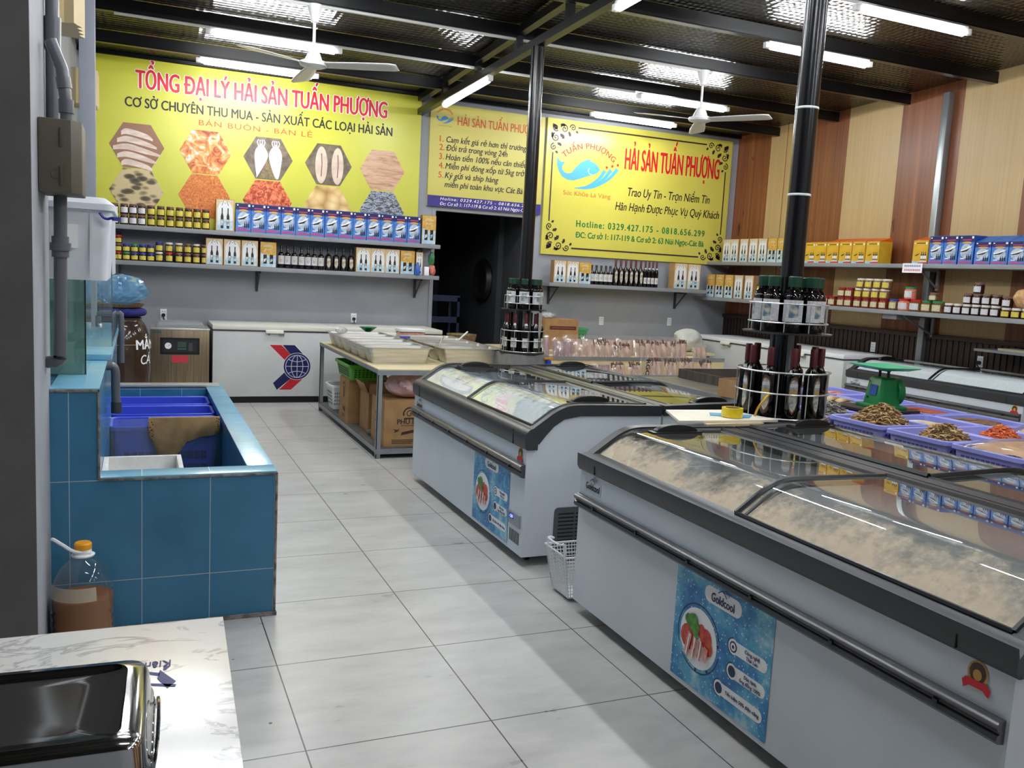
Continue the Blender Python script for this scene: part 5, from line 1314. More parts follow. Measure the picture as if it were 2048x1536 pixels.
b.poly([pt(*p) for p in ((-.45, .3), (.05, -.25), (.15, .1), (-.15, .55))][::-1]); b.poly([pt(*p) for p in ((-.45, .42), (.75, .18), (.75, .27), (-.4, .52))]); b.poly([pt(*p) for p in ((.05, -.12), (.7, -.3), (.7, -.22), (.1, 0))])
b.poly([pt(*p) for p in ((-.3, -.36), (-.1, -.42), (-.05, -.22), (-.12, -.2))])
text(b, 'Kiên', (.066, 1.945, .7506), (-1, 0, 0), (0, -1, 0), .052, .030, .01, .1)
part(b, 'printed_logo', mat('logo_navy', (40, 44, 120), .4), r, smooth=0)
tin = mat('polished_steel', (190, 190, 188), .1, 1)
RTN = -.035
r = thing('steel_tin', 'rectangular polished steel tin with a raised lid in a wire basket on the stone table', 'tin', (-.215, 1.385, .7505), RTN)
hx, hy = .232, .148
def rrz(kx, ky, z, rad): return rr3(-kx, kx, -ky, ky, z, rad)
loft(MB(), [rrz(hx-.03, hy-.03, .02, .03), rrz(hx-.02, hy-.02, .15, .03)]).build('pan', tin, r)
loft(MB(), [rrz(hx, hy, .145, .035), rrz(hx+.004, hy+.004, .15, .037), rrz(hx, hy, .158, .035), rrz(hx-.004, hy-.004, .190, .033), rrz(hx-.010, hy-.010, .2, .03), rrz(hx-.035, hy-.028, .204, .025), rrz(hx-.040, hy-.033, .198, .022), rrz(hx-.10, hy-.07, .1965, .02)], capb=False).build('lid', tin, r, smooth=50)
b = MB()
for z, k in ((.005, -.012), (.05, -.006), (.095, 0), (.135, .004)): b.tube([(x, y, z) for x, y in rrect(-hx-k, hx+k, -hy-k, hy+k, .035, 4)], .0028, 6, closed=True)
for i in range(15):
    x = -hx+.03+(2*hx-.06)*i/14
    for s in (-1, 1): b.tube([(x, s*(hy-.010), .004), (x, s*(hy+.004), .14)], .0018, 5)
for i in range(9):
    y = -hy+.03+(2*hy-.06)*i/8
    for s in (-1, 1): b.tube([(s*(hx-.010), y, .004), (s*(hx+.004), y, .14)], .0018, 5)
b.tube(_cm([(hx+.006, -.10, .13), (hx+.012, -.06, .165), (hx+.012, .06, .165), (hx+.006, .10, .13)], 5), .003, 6)
b.tube([(.1, -hy-.003, .13), (.14, -hy-.012, .165), (.19, -hy-.003, .13)], .003, 6)
b.build('wire_basket', chrome, r)

# ================================================================== BACK LEFT: JAR, VACUUM MACHINE, OUTLETS
glaze = noisy('brown_glaze', (66, 50, 40), (52, 38, 30), 3, .12)
JC = (-.165, 9.0)
jprof = [(.17, 0), (.20, .02), (.25, .25), (.279, .52), (.283, .70), (.272, .86), (.235, .97), (.20, 1.02), (.205, 1.04), (.19, 1.05)]
r = thing('ceramic_jar', 'big brown glazed jar with white hand-painted letters beside the steel vacuum machine', 'jar', (*JC, 0))
jp = _cm(jprof, 4)
MB().lathe(jp, 40, capb=True, capt=True).build('jar_body', glaze, r)
def jr_(z):
    for a, c in zip(jp, jp[1:]):
        if a[1] <= z <= c[1]: return a[0]+(c[0]-a[0])*(z-a[1])/(c[1]-a[1]+1e-9)
    return .25
def jw(z0, a0):
    def f(a, h):
        z = z0+h; rr = jr_(z)+.0025; th = -PI/2+a0+a/.283; return (rr*math.cos(th), rr*math.sin(th), z)
    return f
b = MB(); text(b, 'MẮM', (0, 0, 0), UX, UZ, .27, .085, .03, mi=0, warp=jw(.76, R(33))); text(b, 'CÁ', (0, 0, 0), UX, UZ, .14, .085, .01, .15, mi=0, warp=jw(.62, R(42)))
b.build('painted_letters', whitep, r, smooth=0)
MB().lathe([(jr_(.80)+.001, .80), (jr_(.803)+.0025, .803), (jr_(.806)+.001, .806)], 40).build('line_band', mat('pale_glaze_line', (150, 132, 116), .3), r)
bcl = noisy('navy_cloth', (40, 44, 128), (28, 32, 98), 8, .9, bump=.4, bdist=.02)
o = MB().grid(lambda u, v: ((.255*math.cos(2*PI*u))*(math.sin(v*PI)**.4), (.255*math.sin(2*PI*u))*(math.sin(v*PI)**.4), .045-.045*math.cos(v*PI)+.006*math.sin(9*u*2*PI)*math.sin(v*PI)), 48, 12).build('folded_cloth', bcl, loc=(JC[0]-.01, JC[1], 1.05), smooth=70)
tag(o, 'folded navy cloth lying on the mouth of the big brown jar', 'cloth')
wicker = noisy('wicker', (150, 116, 78), (96, 70, 44), 60, .8)
o = MB().lathe([(0, .0), (.22, .0), (.245, .03), (.235, .03), (.21, .008), (0, .008)], 36).build('wicker_tray', wicker, loc=(JC[0]-.02, JC[1], 1.142)); tag(o, 'round wicker tray on the navy cloth on top of the brown jar', 'tray')
film_b = glass('blue_film', (.55, .80, .97), 1.45, .30, .10, (.30, .62, .92))
def crumple(c, sx, sy, sz, seed, n=26, pw=1.0):
    rnd = random.Random(seed); ph = [(rnd.uniform(0, 6.28), rnd.randint(2, 9), rnd.randint(1, 6), rnd.uniform(.05, .14)) for _ in range(9)]
    def f(u, v):
        th, p = u*2*PI, v*PI; k = 1
        for a, m_, q_, amp in ph: k += amp*abs(math.sin(m_*th+a+q_*p))-.05
        return (c[0]+sx*k*math.sin(p)*math.cos(th), c[1]+sy*k*math.sin(p)*math.sin(th), c[2]+sz*(1-math.cos(p))*.5*(.7+.4*k))
    return MB().grid(f, n*2, n)
o = crumple((0, 0, 0), .215, .2, .25, 5, 13).build('plastic_bag', film_b, loc=(JC[0]+.01, JC[1], 1.152), fix=False, smooth=0); tag(o, 'crumpled translucent blue plastic bag in the wicker tray on the jar', 'bag')
r = thing('vacuum_sealer', 'brushed steel vacuum sealing machine between the brown jar and the chest freezer', 'machine', (.435, 10.33, 0))
bst = noisy('brushed_bronze_steel', (150, 134, 110), (128, 112, 90), 2, .35, metal=.85, stretch=(30, 1, 1))
MB().box(-.305, .305, 0, .55, .05, .83).build('machine_case', bst, r, bevel=.008)
MB().box(-.31, .31, -.01, .56, .83, .85).build('rim', steel, r, bevel=.004)
loft(MB(), [rr3(-.26, .26, .05, .5, .85, .05), rr3(-.24, .24, .08, .47, .91, .06), rr3(-.18, .18, .14, .42, .925, .06)]).build('dome_lid', glass('dome_acrylic', (.86, .88, .9), 1.5, .25), r)
for x in (-.26, .26):
    for y in (.05, .5): MB().cyl((x, y, 0), (x, y, .05), .02, 10).build('foot', black, r)
c = MB().box(-.21, .20, -.006, 0, .56, .745, 0).box(-.18, .175, -.0075, -.006, .585, .72, 1).build('control_panel', [black, mat('panel_inset', (34, 34, 38), .4)], r)
b = MB(); b.cyl((-.128, -.008, .655), (-.128, -.014, .655), .035, 20, 0); b.strip([(-.128, .655), (-.105, .67)], .004, lambda x, z: (x, -.0145, z), 1); b.build('gauge', [whitep, black], c)
b = MB().box(-.03, .06, -.0085, -.0075, .64, .70, 0)
for i in range(5): b.box(-.03+.019*i, -.018+.019*i, -.0085, -.0075, .615, .628, 1)
b.box(.085, .125, -.0085, -.0075, .60, .69, 2).build('buttons', [mat('lcd_green', (60, 84, 70), .3), mat('button_teal', (60, 140, 130), .4), mat('button_grey', (70, 70, 74), .4)], c)
MB().box(-.09, .08, -.002, 0, .47, .545).build('warning_sticker', mat('pink_red_sticker', (206, 52, 72), .5), r)
MB().box(-.29, -.20, -.003, 0, .79, .815).build('name_plate', mat('plate_teal', (60, 84, 84), .4), r)
def outlet(label, loc, rot, plug=False):
    r = thing('wall_outlet', label, 'outlet', loc, rot, 'white wall outlets')
    MB().box(-.036, .036, -.012, -.001, -.06, .06).build('cover', white, r, bevel=.003)
    b = MB()
    for z in (-.03, .0, .03):
        for x in (-.012, .012): b.box(x-.003, x+.003, -.0128, -.012, z-.006, z+.006)
    b.build('sockets', black, r)
    if plug: MB().cyl((0, -.012, -.01), (0, -.045, -.01), .02, 12).tube([(0, -.04, -.012), (0, -.05, -.03), (.004, -.03, -.06)], .006, 6).build('plug', black, r)
outlet('white wall outlet above the steel vacuum machine', (.279, YB, .955), 0, True)
outlet('white wall outlet with a black plug above the chest freezer on the back wall', (2.552, YB, .975), 0, True)
outlet('white wall outlet on the grey wall above the dried squid, left of two', (6.173, YB, 1.04), 0)
outlet('white wall outlet on the grey wall above the dried squid, right of two', (7.333, YB, 1.06), 0)
outlet('small white outlet on the dark wainscot above the corner chest freezer', (XR-.03, 8.10, .985), RZ)
outlet('white outlet with a black plug on the dark wainscot behind the curved freezer', (XR-.03, 6.6, .97), RZ, True)

# ================================================================== STEEL PREP TABLE WITH TRAYS
r = thing('prep_table', 'grey steel table with pale top holding steel trays, boxes on its lower shelf', 'table', (1.875, 7.2, 0))
W_, L_, ZT = 1.45, 2.6, .775
for x, y in ((0, 0), (W_-.04, 0), (0, L_-.04), (W_-.04, L_-.04)):
    MB().box(x, x+.04, y, y+.006, 0, ZT-.01).box(x, x+.006, y, y+.04, 0, ZT-.01).build('leg', grey_steel, r)
MB().box(-.004, W_+.004, -.004, .03, ZT-.05, ZT-.008).box(-.004, W_+.004, L_-.03, L_+.004, ZT-.05, ZT-.008).box(-.004, .03, .03, L_-.03, ZT-.04, ZT-.008).box(W_-.03, W_+.004, .03, L_-.03, ZT-.04, ZT-.008).build('top_frame', grey_steel, r)
MB().box(.0, W_, .0, L_, ZT-.008, ZT).build('tabletop', cream_ply, r)
MB().box(-.004, W_+.004, -.004, .03, .04, .085).box(-.004, .03, .03, L_, .05, .085).box(W_-.03, W_, .03, L_, .05, .085).build('shelf_frame', grey_steel, r)
MB().box(.006, W_-.006, .006, L_, .085, .092).build('lower_shelf', noisy('dark_shelf_sheet', (96, 94, 92), (78, 76, 75), 6, .5), r)
for x, y in ((.045, .045),): MB().box(x-.04, x+.03, y-.04, y, ZT-.075, ZT-.05).build('corner_clip', black, r)
TZ_ = ZT+.0008
def make_tray():
    r = thing('steel_tray', '', 'tray')
    a, c, h = .305, .148, .142
    b = loft(MB(), [rr3(-a+.055, a-.055, -c+.03, c-.03, 0, .03), rr3(-a+.012, a-.012, -c+.012, c-.012, h-.006, .035), rr3(-a-.012, a+.012, -c-.008, c+.008, h-.004, .04), rr3(-a-.012, a+.012, -c-.008, c+.008, h, .04), rr3(-a+.014, a-.014, -c+.014, c-.014, h, .035), rr3(-a+.057, a-.057, -c+.032, c-.032, .004, .03)])
    b.build('pan', steel, r, fix=False, smooth=40)
    return r
ty = [7.79, 8.11, 8.43, 8.76, 9.08, 9.40]
for i, y in enumerate(ty):
    place('tray', make_tray, (2.195, y, TZ_), 0, 'deep steel tray on the pale table top, aisle side, %s from the front' % ORD[i], 'steel trays on the table')
    if i < 5: place('tray', make_tray, (2.905, y+.02, TZ_), 0, 'deep steel tray on the pale table top, column side, %s from the front' % ORD[i], 'steel trays on the table')
pale_food = noisy('pale_snack', (216, 190, 150), (180, 148, 110), 50, .8, bump=.5)
for x, y, c, nm in ((2.905, 8.48, pale_food, 'pale'), (2.195, 8.43, noisy('orange_snack', (214, 120, 60), (180, 90, 50), 50, .8), 'orange')):
    o = MB().grid(lambda u, v: (-.24+.48*u, -.11+.22*v, .012+.05*math.sin(u*PI)*math.sin(v*PI)+.006*math.sin(40*u)*math.sin(37*v)), 20, 12).build('snack_pieces', c, loc=(x, y, TZ_), smooth=60); tag(o, '%s dried snack pieces at the bottom of a steel tray on the table' % nm, 'snack', kind='stuff')
def scoop(label, loc, rz, hm):
    r = thing('scoop', label, 'scoop', loc, rz)
    MB().tube([(0, 0, .06), (.0, -.12, .12), (0, -.21, .165)], .009, 8).build('handle', hm, r)
    MB().grid(lambda u, v: (-.035+.07*u, .10*v, .03+.03*(2*u-1)**2+.02*(1-v)), 8, 6).build('scoop_bowl', steel, r, fix=False)
scoop('steel scoop leaning in the front tray on the column side', (2.70, 8.10, .82), 2.6, steel)
scoop('long white-handled scoop leaning on a column-side tray near the round wicker basket', (3.10, 8.72, .83), 2.2, white)
tag(MB().box(-.05, .05, -.015, .015, 0, .02).build('clip', mat('clip_blue', (70, 90, 190), .4), loc=(2.49, 8.55, .935)), 'small blue handle resting across the tray rims', 'handle')
tag(crumple((0, 0, 0), .06, .05, .06, 8, 14).build('plastic_bag', glass('clear_film', (.95, .95, .95), 1.45, .35, .15), loc=(1.97, 9.15, .925), fix=False, smooth=30), 'small crumpled clear bag on the aisle-side trays', 'bag')
r = thing('kitchen_scale', 'small green platform scale at the far end of the steel table', 'scale', (2.37, 9.62, TZ_))
gsc = mat('scale_green', (18, 122, 66), .35)
loft(MB(), [rr3(-.07, .07, -.06, .06, 0, .015), rr3(-.045, .045, -.045, .045, .13, .02)]).build('body', gsc, r)
MB().lathe([(.03, .14), (.09, .185), (.098, .187), (.098, .192), (0, .19)], 24).build('pan', gsc, r); MB().cyl((0, 0, .12), (0, 0, .16), .02, 10).build('post', gsc, r)
r = thing('shrimp_tub', 'clear square tub of pink dried shrimp with a white lid on the steel table', 'tub', (2.87, 9.64, TZ_))
loft(MB(), [rr3(-.135, .135, -.10, .10, .0, .03), rr3(-.15, .15, -.115, .115, .16, .03)]).build('tub_wall', clear, r)
loft(MB(), [rr3(-.13, .13, -.095, .095, .005, .03), rr3(-.143, .143, -.108, .108, .145, .03)]).build('shrimp', noisy('pink_shrimp', (240, 176, 160), (216, 120, 104), 45, .6, bump=.6), r)
loft(MB(), [rr3(-.155, .155, -.12, .12, .155, .03), rr3(-.155, .155, -.12, .12, .18, .03), rr3(-.14, .14, -.105, .105, .187, .03)]).build('lid', white, r)
o = lump(MB(), (0, 0, .05), .085, 0, 12, sq=(1.1, .8, .55)).build('shrimp_bag', noisy('pink_bag', (232, 190, 182), (214, 150, 140), 30, .35), loc=(2.62, 9.64, TZ_+.002)); tag(o, 'bag of pink shrimp between the green scale and the square tub', 'bag')
# lower shelf
SZ = .0925
def cardbox(name, label, x0, x1, y0, y1, h, mt=None, open_=False, prints=None, z=SZ, rz=0, flaps=True):
    cx, cy = (x0+x1)/2, (y0+y1)/2; a, c = (x1-x0)/2, (y1-y0)/2
    r = thing(name, label, 'box', (cx, cy, z), rz)
    mt = mt or cardboard
    if open_:
        b = MB().box(-a, a, -c, -c+.005, 0, h).box(-a, a, c-.005, c, 0, h).box(-a, -a+.005, -c+.005, c-.005, 0, h).box(a-.005, a, -c+.005, c-.005, 0, h).box(-a+.005, a-.005, -c+.005, c-.005, 0, .005)
        b.build('carton_body', mt, r)
        if flaps: b = MB()
        if flaps: b.add([(-a, -c, h), (a, -c, h), (a, -c-.03, h+.09), (-a, -c-.03, h+.09)], [(0, 1, 2, 3)]).add([(-a, -c, h), (-a, c, h), (-a-.05, c, h+.10), (-a-.05, -c, h+.10)], [(0, 1, 2, 3)])
        if flaps: o = b.build('flap', mt, r, fix=False); md = o.modifiers.new('s', 'SOLIDIFY'); md.thickness = .004
    else:
        b = MB().box(-a, a, -c, c, 0, h).box(-a, a, -.001, .001, h, h+.0012)
        b.build('carton_body', mt, r)
    if prints:
        b = MB(); mats_ = prints(b, a, c, h); b.build('print', mats_, r, smooth=0)
    return r
def phu(b, a, c, h):
    y = -c-.0015
    b2 = b; b = MB()
    text(b, 'PHÚ L', (-.055, y, h*.49), UX, UZ, None, .042, .03)
    b.strip([(.055+.055*math.cos(t_*.2), h*.71+.055*math.sin(t_*.2)) for t_ in range(-2, 18)], .014, lambda x, z: (x, y, z))
    b.strip([(.055+(.038-.002*t_)*math.cos(t_*.45), h*.71+(.038-.002*t_)*math.sin(t_*.45)) for t_ in range(18)], .008, lambda x, z: (x, y, z))
    b.poly([(x, y, z) for x, z in ((0, h*.595), (.11, h*.595), (.10, h*.63), (.01, h*.63))])
    b.poly([(x, y, z) for x, z in ((-.02, h*.45), (.14, h*.45), (.14, h*.462), (-.02, h*.462))])
    b.poly([(x, y, z) for x, z in ((-.02, h*.24), (.16, h*.33), (.17, h*.40), (-.01, h*.31))])
    b.poly([(x, y, z) for x, z in ((-.09, h*.38), (-.05, h*.36), (-.03, h*.40), (-.045, h*.33), (-.08, h*.30), (-.07, h*.345))])
    for i in range(3): b.poly([(x, y, z) for x, z in ((-.10, h*(.13-.035*i)), (.14-.03*i, h*(.13-.035*i)), (.14-.03*i, h*(.145-.035*i)), (-.10, h*(.145-.035*i)))])
    b2.add([(p[0]-.10, p[1], p[2]) for p in b.v], b.f); b = b2
    x = -a-.0015
    for z in (.62, .44, .20): b.poly([(x, .08, h*z), (x, -.12, h*z), (x, -.12, h*(z+.05)), (x, .08, h*(z+.05))])
    return mat('carton_ink', (62, 40, 34), .7)
cardbox('carton', 'brown carton with a dark printed emblem on the lower shelf under the pink bag', 1.955, 2.50, 7.26, 7.70, .40, kraft, False, phu)
def inkA(b, a, c, h):
    y, x = -c-.0015, -a-.0015
    for z in (.60, .50, .42): b.poly([(-.10, y, h*z), (.16, y, h*z), (.16, y, h*(z+.025)), (-.10, y, h*(z+.025))])
    b.poly([(.1+p, y, h*.74+q_) for p, q_ in circ(0, 0, .03, n=14)])
    b.strip([(.1*math.cos(t_*.25)*.6, h*.80+.04*math.sin(t_*.25)) for t_ in range(13)], .012, lambda u, z: (x, -u, z)); b.poly([(x, -u, z) for u, z in ((-.02, h*.55), (.02, h*.55), (.02, h*.8), (-.02, h*.8))])
    b.poly([(x, -u, z) for u, z in ((-.06, h*.40), (0, h*.30), (.05, h*.36), (.06, h*.22), (0, h*.24), (-.04, h*.30))])
    for i in range(3): b.poly([(x, -u, z) for u, z in ((-.07, h*(.15-.03*i)), (.05, h*(.15-.03*i)), (.05, h*(.165-.03*i)), (-.07, h*(.165-.03*i)))])
    return mat('carton_ink', (62, 40, 34), .7)
cardbox('carton', 'brown carton under the green basket on the lower shelf', 1.90, 2.35, 8.42, 8.82, .43, cardboard, False, inkA)
def inkB(b, a, c, h):
    y = -c-.0015
    for z0, z1, x0, x1 in ((.05, .06, -.12, .2), (.55, .56, -.12, .2), (.05, .56, -.125, -.118)): b.poly([(x0, y, h*z0), (x1, y, h*z0), (x1, y, h*z1), (x0, y, h*z1)])
    b.poly([(x_, y, z_) for x_, z_ in ((-.08, h*.2), (.1, h*.2), (.1, h*.3), (-.08, h*.3))])
    return mat('carton_ink', (62, 40, 34), .7)
cardbox('open_carton', 'open brown carton between the two closed cartons on the lower shelf', 1.98, 2.36, 7.92, 8.26, .37, cardboard, True, inkB)
green_p = mat('lime_green_plastic', (88, 168, 44), .35)
crate('plastic_basket', 'bright green plastic basket on the brown carton under the steel table', 'basket', (2.09, 8.68, .5245), .40, .66, .15, green_p, taper=.88, slot_m=mat('green_hole', (36, 84, 20), .6))
pinkf = noisy('pink_film', (236, 200, 196), (224, 176, 172), 6, .3)
o = crumple((0, 0, 0), .20, .16, .20, 21, 22).build('pink_bag', pinkf, loc=(2.22, 7.47, SZ+.402), fix=False, smooth=60); tag(o, 'pale pink plastic bag lying on the front carton under the steel table', 'bag')
crate('white_basket', 'small white plastic basket at the far left of the lower shelf', 'basket', (2.03, 9.42, SZ), .24, .34, .26, white, taper=.8, slot_m=mat('white_hole', (150, 150, 150), .6))
o = MB().lathe([(.05, 0), (.075, .03), (.085, .04), (.07, .035), (.045, .006), (0, .006)], 24, capb=True).build('steel_bowl', steel, loc=(2.02, 7.80, SZ)); tag(o, 'small steel bowl on the lower shelf in front of the open carton', 'bowl')
# round wicker basket behind, back-room odds
r = thing('wicker_basket', 'round wicker basket with a green lining beyond the steel trays, by the doorway', 'basket', (3.55, 9.8, 0))
MB().lathe([(.14, .70), (.155, .78), (.18, .90), (.172, .90), (.14, .80), (0, .78)], 28, capb=True).build('wicker_wall', wicker, r); MB().lathe([(.165, .885), (.13, .86), (0, .85)], 24).build('lining', mat('green_net', (96, 140, 60), .7), r)
MB().cyl((0, 0, 0), (0, 0, .70), .06, 14).lathe([(.16, 0), (.16, .02), (.06, .04)], 20, capb=True).lathe([(.06, .68), (.15, .70)], 20, capt=True).build('stand', grey_steel, r)
o = MB().lathe([(.0, 0), (.30, .0), (.33, .03), (.30, .10), (.27, .11), (.2, .05), (0, .04)], 32).build('round_pan', noisy('dark_pan_metal', (66, 64, 60), (48, 46, 44), 5, .4, metal=.5)); o.location = (4.97, 12.75, 1.53); o.rotation_euler = (0, -PI/2, 0); tag(o, 'large round pan hanging on the wall of the dark back room', 'pan')
r = thing('utility_rack', 'dark blue plastic rack in the back room just inside the doorway', 'rack', (4.15, 12.7, 0))
dblue = mat('dark_blue_plastic', (26, 36, 74), .5)
for x in (-.3, .3):
    for y in (-.2, .2): MB().box(x-.02, x+.02, y-.02, y+.02, 0, 1.25).build('leg', dblue, r)
for z in (.2, .55, .9, 1.22): MB().box(-.32, .32, -.22, .22, z-.03, z).box(-.32, .32, -.22, -.21, z, z+.06).build('shelf', dblue, r)

# ================================================================== SQUID RACK BY THE BACK WALL
r = thing('stepped_rack', 'cream stepped rack with grey edges holding packets of dried squid', 'rack', (4.25, 9.0, 0))
RX = 2.75
MB().box(0, RX, .30, 1.0, 0, .66).box(0, RX, 0, .30, 0, .475).build('step_body', cream_ply, r)
MB().box(-.004, RX+.004, .29, .305, .655, .70).box(-.004, RX+.004, -.008, .006, .47, .515).build('edge_strip', grey_steel, r)
sq_m = noisy('dried_squid', (216, 186, 168), (190, 154, 138), 9, .5, stretch=(5, 1, 1.2), lo=.3, hi=.7)
sq_p = noisy('dried_squid_mauve', (184, 154, 158), (152, 120, 126), 9, .5, stretch=(5, 1, 1.2))
tent = noisy('squid_tentacles', (128, 92, 74), (76, 52, 44), 45, .7, bump=.8, bdist=.01)
film = glass('packet_film', (.97, .96, .95), 1.45, .10, .10, (.86, .82, .78))
pk_id = [0]
def packet(label, x, y, z, w_, h_, lean, rz=0, mauve=False, ten=True, tilt=0, grp='packets of dried squid on the rack'):
    pk_id[0] += 1
    r = thing('squid_packet', label, 'packet', (x, y, z), rz, grp)
    cs, sn = math.cos(lean), math.sin(lean); rnd = random.Random(pk_id[0]*3)
    TR = lambda u, d, v: (u+tilt*v, d*cs+v*sn, v*cs-d*sn+.03*sn)
    b = MB(); n = 2 if w_ < .2 else 3
    for i in range(n):
        u0 = -w_/2+.01+(w_-.02)*i/n; u1 = u0+(w_-.02)/n*1.06; ph = rnd.uniform(0, 6)
        fr = lambda u, v, u0=u0, u1=u1, ph=ph: TR(u0+(u1-u0)*u*(1-.18*(1-v)) , -.012-.012*math.sin(u*PI)-.005*math.sin(v*7+ph)-.004*i, .008+h_*.74*v)
        b.grid(fr, 6, 8, 0)
    b.build('squid', sq_p if mauve else sq_m, r, fix=False, smooth=60)
    if ten:
        b = MB(); k = 9
        for i in range(26):
            u = -w_/2+.015+(w_-.03)*rnd.random(); v = h_*(.66+.24*rnd.random())
            pts = [TR(u+.008*math.sin(j+i), -.016-.008*rnd.random(), v+(.03*j/3)*(1 if rnd.random() > .3 else -1)) for j in range(4)]
            b.tube(pts, .0055, 5)
        b.build('tentacles', tent, r)
    def fb(u, v):
        e = math.sin(u*PI)**.5*math.sin(min(1, v*1.15)*PI)**.4 if v < .87 else 0
        return TR(-w_/2-.006+(w_+.012)*u, -.012-.022*e-.004*math.sin(11*u+5*v)*(1 if v < .9 else .3), h_*1.0*v)
    b = MB().grid(fb, 12, 12); b.build('film_bag', film, r, fix=False, smooth=60)
    return r
top = [(4.42, .20, .28, 0, True, False), (4.69, .29, .25, 0, True, False), (4.98, .28, .21, 1, False, False), (5.25, .25, .245, 2, False, True), (5.52, .26, .19, 3, False, True), (5.81, .25, .245, 4, False, True), (6.07, .24, .245, 5, False, True), (6.34, .25, .255, 6, False, True), (6.66, .22, .20, 7, False, False)]
for i, (x, w_, h_, _, mv, tn) in enumerate(top):
    packet('%sdried squid packet on the upper step, %s in the front row' % ('mauve ' if mv else '', nth(i, len(top))), x, 9.36, .668, w_, h_, .30, 0, mv, tn, tilt=(-.12 if i in (3, 4, 6) else .05))
low_ = [(4.33, .16, .26, True, False), (4.72, .34, .17, True, False), (5.06, .25, .17, True, False), (5.31, .20, .17, False, True), (5.54, .20, .165, False, True), (5.80, .23, .235, False, True), (6.04, .20, .225, False, True), (6.28, .21, .235, False, True), (6.55, .2, .22, False, True)]
for i, (x, w_, h_, mv, tn) in enumerate(low_):
    packet('%sdried squid packet on the lower step of the rack, %s' % ('mauve ' if mv else '', nth(i, len(low_))), x, 9.06, .483, w_, h_, .28, 0, mv, tn, tilt=(-.15 if i in (3, 4) else .03))
for i in range(7):
    packet('packet of dried squid in the back row of the upper step, %s' % nth(i, 7), 4.95+.25*i, 9.60, .668, .25, .27, .30, 0, False, False, grp='back row of squid packets')
b = MB(); text(b, 'RGO', (0, 0, 0), (0, 0, -1), (1, 0, 0), .20, .05, .04); o = b.build('lettered_bag_print', blackp, loc=(5.645, 9.005, .70), smooth=0)
r = thing('lettered_bag', 'clear bag with dark upright letters between packets on the lower step', 'bag', (0, 0, 0)); o.parent = r
MB().grid(lambda u, v: (5.60+.12*u, 9.03+.05*v-.01*math.sin(u*PI), .484+.225*v), 6, 6).build('bag_film', film, r, fix=False)
cardbox('carton', 'brown carton with a dark red label on the rack top near the farther column', 4.87, 5.36, 10.28, 10.62, .395, kraft, False,
        lambda b, a, c, h: (b.poly([(x, -c-.0015, z) for x, z in ((-a*.72, h*.66), (a*.86, h*.66), (a*.86, h*.78), (-a*.72, h*.78))]), b.poly([(x, -c-.002, z) for x, z in ((-a*.6, h*.71), (a*.75, h*.71), (a*.75, h*.735), (-a*.6, h*.735))], 1), [mat('label_maroon', (92, 34, 34), .6), mat('maroon_ink', (150, 90, 80), .6)])[2], z=.6905)
tag(crumple((0, 0, 0), .12, .10, .07, 31, 16).build('plastic_bag', MATS['clear_film'], loc=(4.98, 10.45, 1.089), fix=False, smooth=30), 'crumpled clear bag on the brown carton near the farther column', 'bag')
r = thing('side_table', 'low table behind the squid rack holding the carton and the white sack', 'table', (4.3, 10.05, 0))
MB().box(0, 3.1, 0, .9, .66, .69).build('tabletop', cream_ply, r)
for x in (.05, 3.0):
    for y in (.05, .82): MB().box(x, x+.05, y, y+.05, 0, .66).build('leg', grey_steel, r)
crate('plastic_basket', 'green plastic basket behind the brown carton by the back wall', 'basket', (5.45, 10.78, .6905), .5, .3, .26, mat('sea_green_plastic', (70, 160, 110), .4), slot_m=mat('green_hole', (36, 84, 20), .6))
o = lump(MB(), (0, 0, .16), .21, 0, 15, sq=(1.0, .75, .78), amp=.13).build('sack', noisy('white_sack', (206, 206, 198), (186, 188, 182), 8, .6, bump=.5, bdist=.02), loc=(7.12, 10.30, .6905)); tag(o, 'tied white sack beside the corner chest freezer', 'sack')

# ================================================================== CRATES OF DRIED FISH
r = thing('display_table', 'table under the lavender crates of dried fish', 'table', (4.15, 1.0, 0))
MB().box(0, 2.0, 0, 5.1, .60, .63).build('tabletop', cream_ply, r)
for x in (.03, 1.92):
    for y in (.03, 2.5, 5.0): MB().box(x, x+.05, y, y+.05, 0, .60).build('leg', grey_steel, r)
lav = mat('lavender_plastic', (152, 156, 228), .4); lav_d = mat('lavender_hole', (74, 76, 156), .6)
CX = [4.43, 4.905, 5.38, 5.855]
CY = {'H': 2.80, 'C': 3.265, 'B': 3.735, 'A': 4.215, 'G': 4.70}
def sticks(label, c, hx_, hy_, hz, n, mats_, l, rr, seed, name='dried_fish_pile', cat='dried fish'):
    """a heap of little dried fish: many short bent pieces"""
    rnd = random.Random(seed); b = MB()
    for i in range(n):
        a = rnd.uniform(0, 2*PI); rd = math.sqrt(rnd.random()); x, y = hx_*rd*math.cos(a), hy_*rd*math.sin(a)
        z = hz*max(0, 1-rd**1.6)*(.86+.2*rnd.random())+.004
        d = rnd.uniform(0, 2*PI); e = rnd.uniform(-.35, .35); L = l*rnd.uniform(.7, 1.25)
        dx, dy, dz = math.cos(d)*math.cos(e)*L/2, math.sin(d)*math.cos(e)*L/2, math.sin(e)*L/2
        k = rnd.uniform(-.2, .2)*L
        b.tube([(x-dx, y-dy, z-dz), (x-dy/L*k*1.0, y+dx/L*k, z+.1*l), (x+dx, y+dy, z+dz)], rr*rnd.uniform(.7, 1.2), 4, i % len(mats_), r1=rr*.5)
    b.grid(lambda u, v: (hx_*1.0*v*math.cos(2*PI*u), hy_*1.0*v*math.sin(2*PI*u), hz*max(0, 1-v**1.6)*.9), 24, 6, 0)
    o = b.build(name, mats_, loc=c, fix=False, smooth=40); return tag(o, label, cat, kind='stuff')
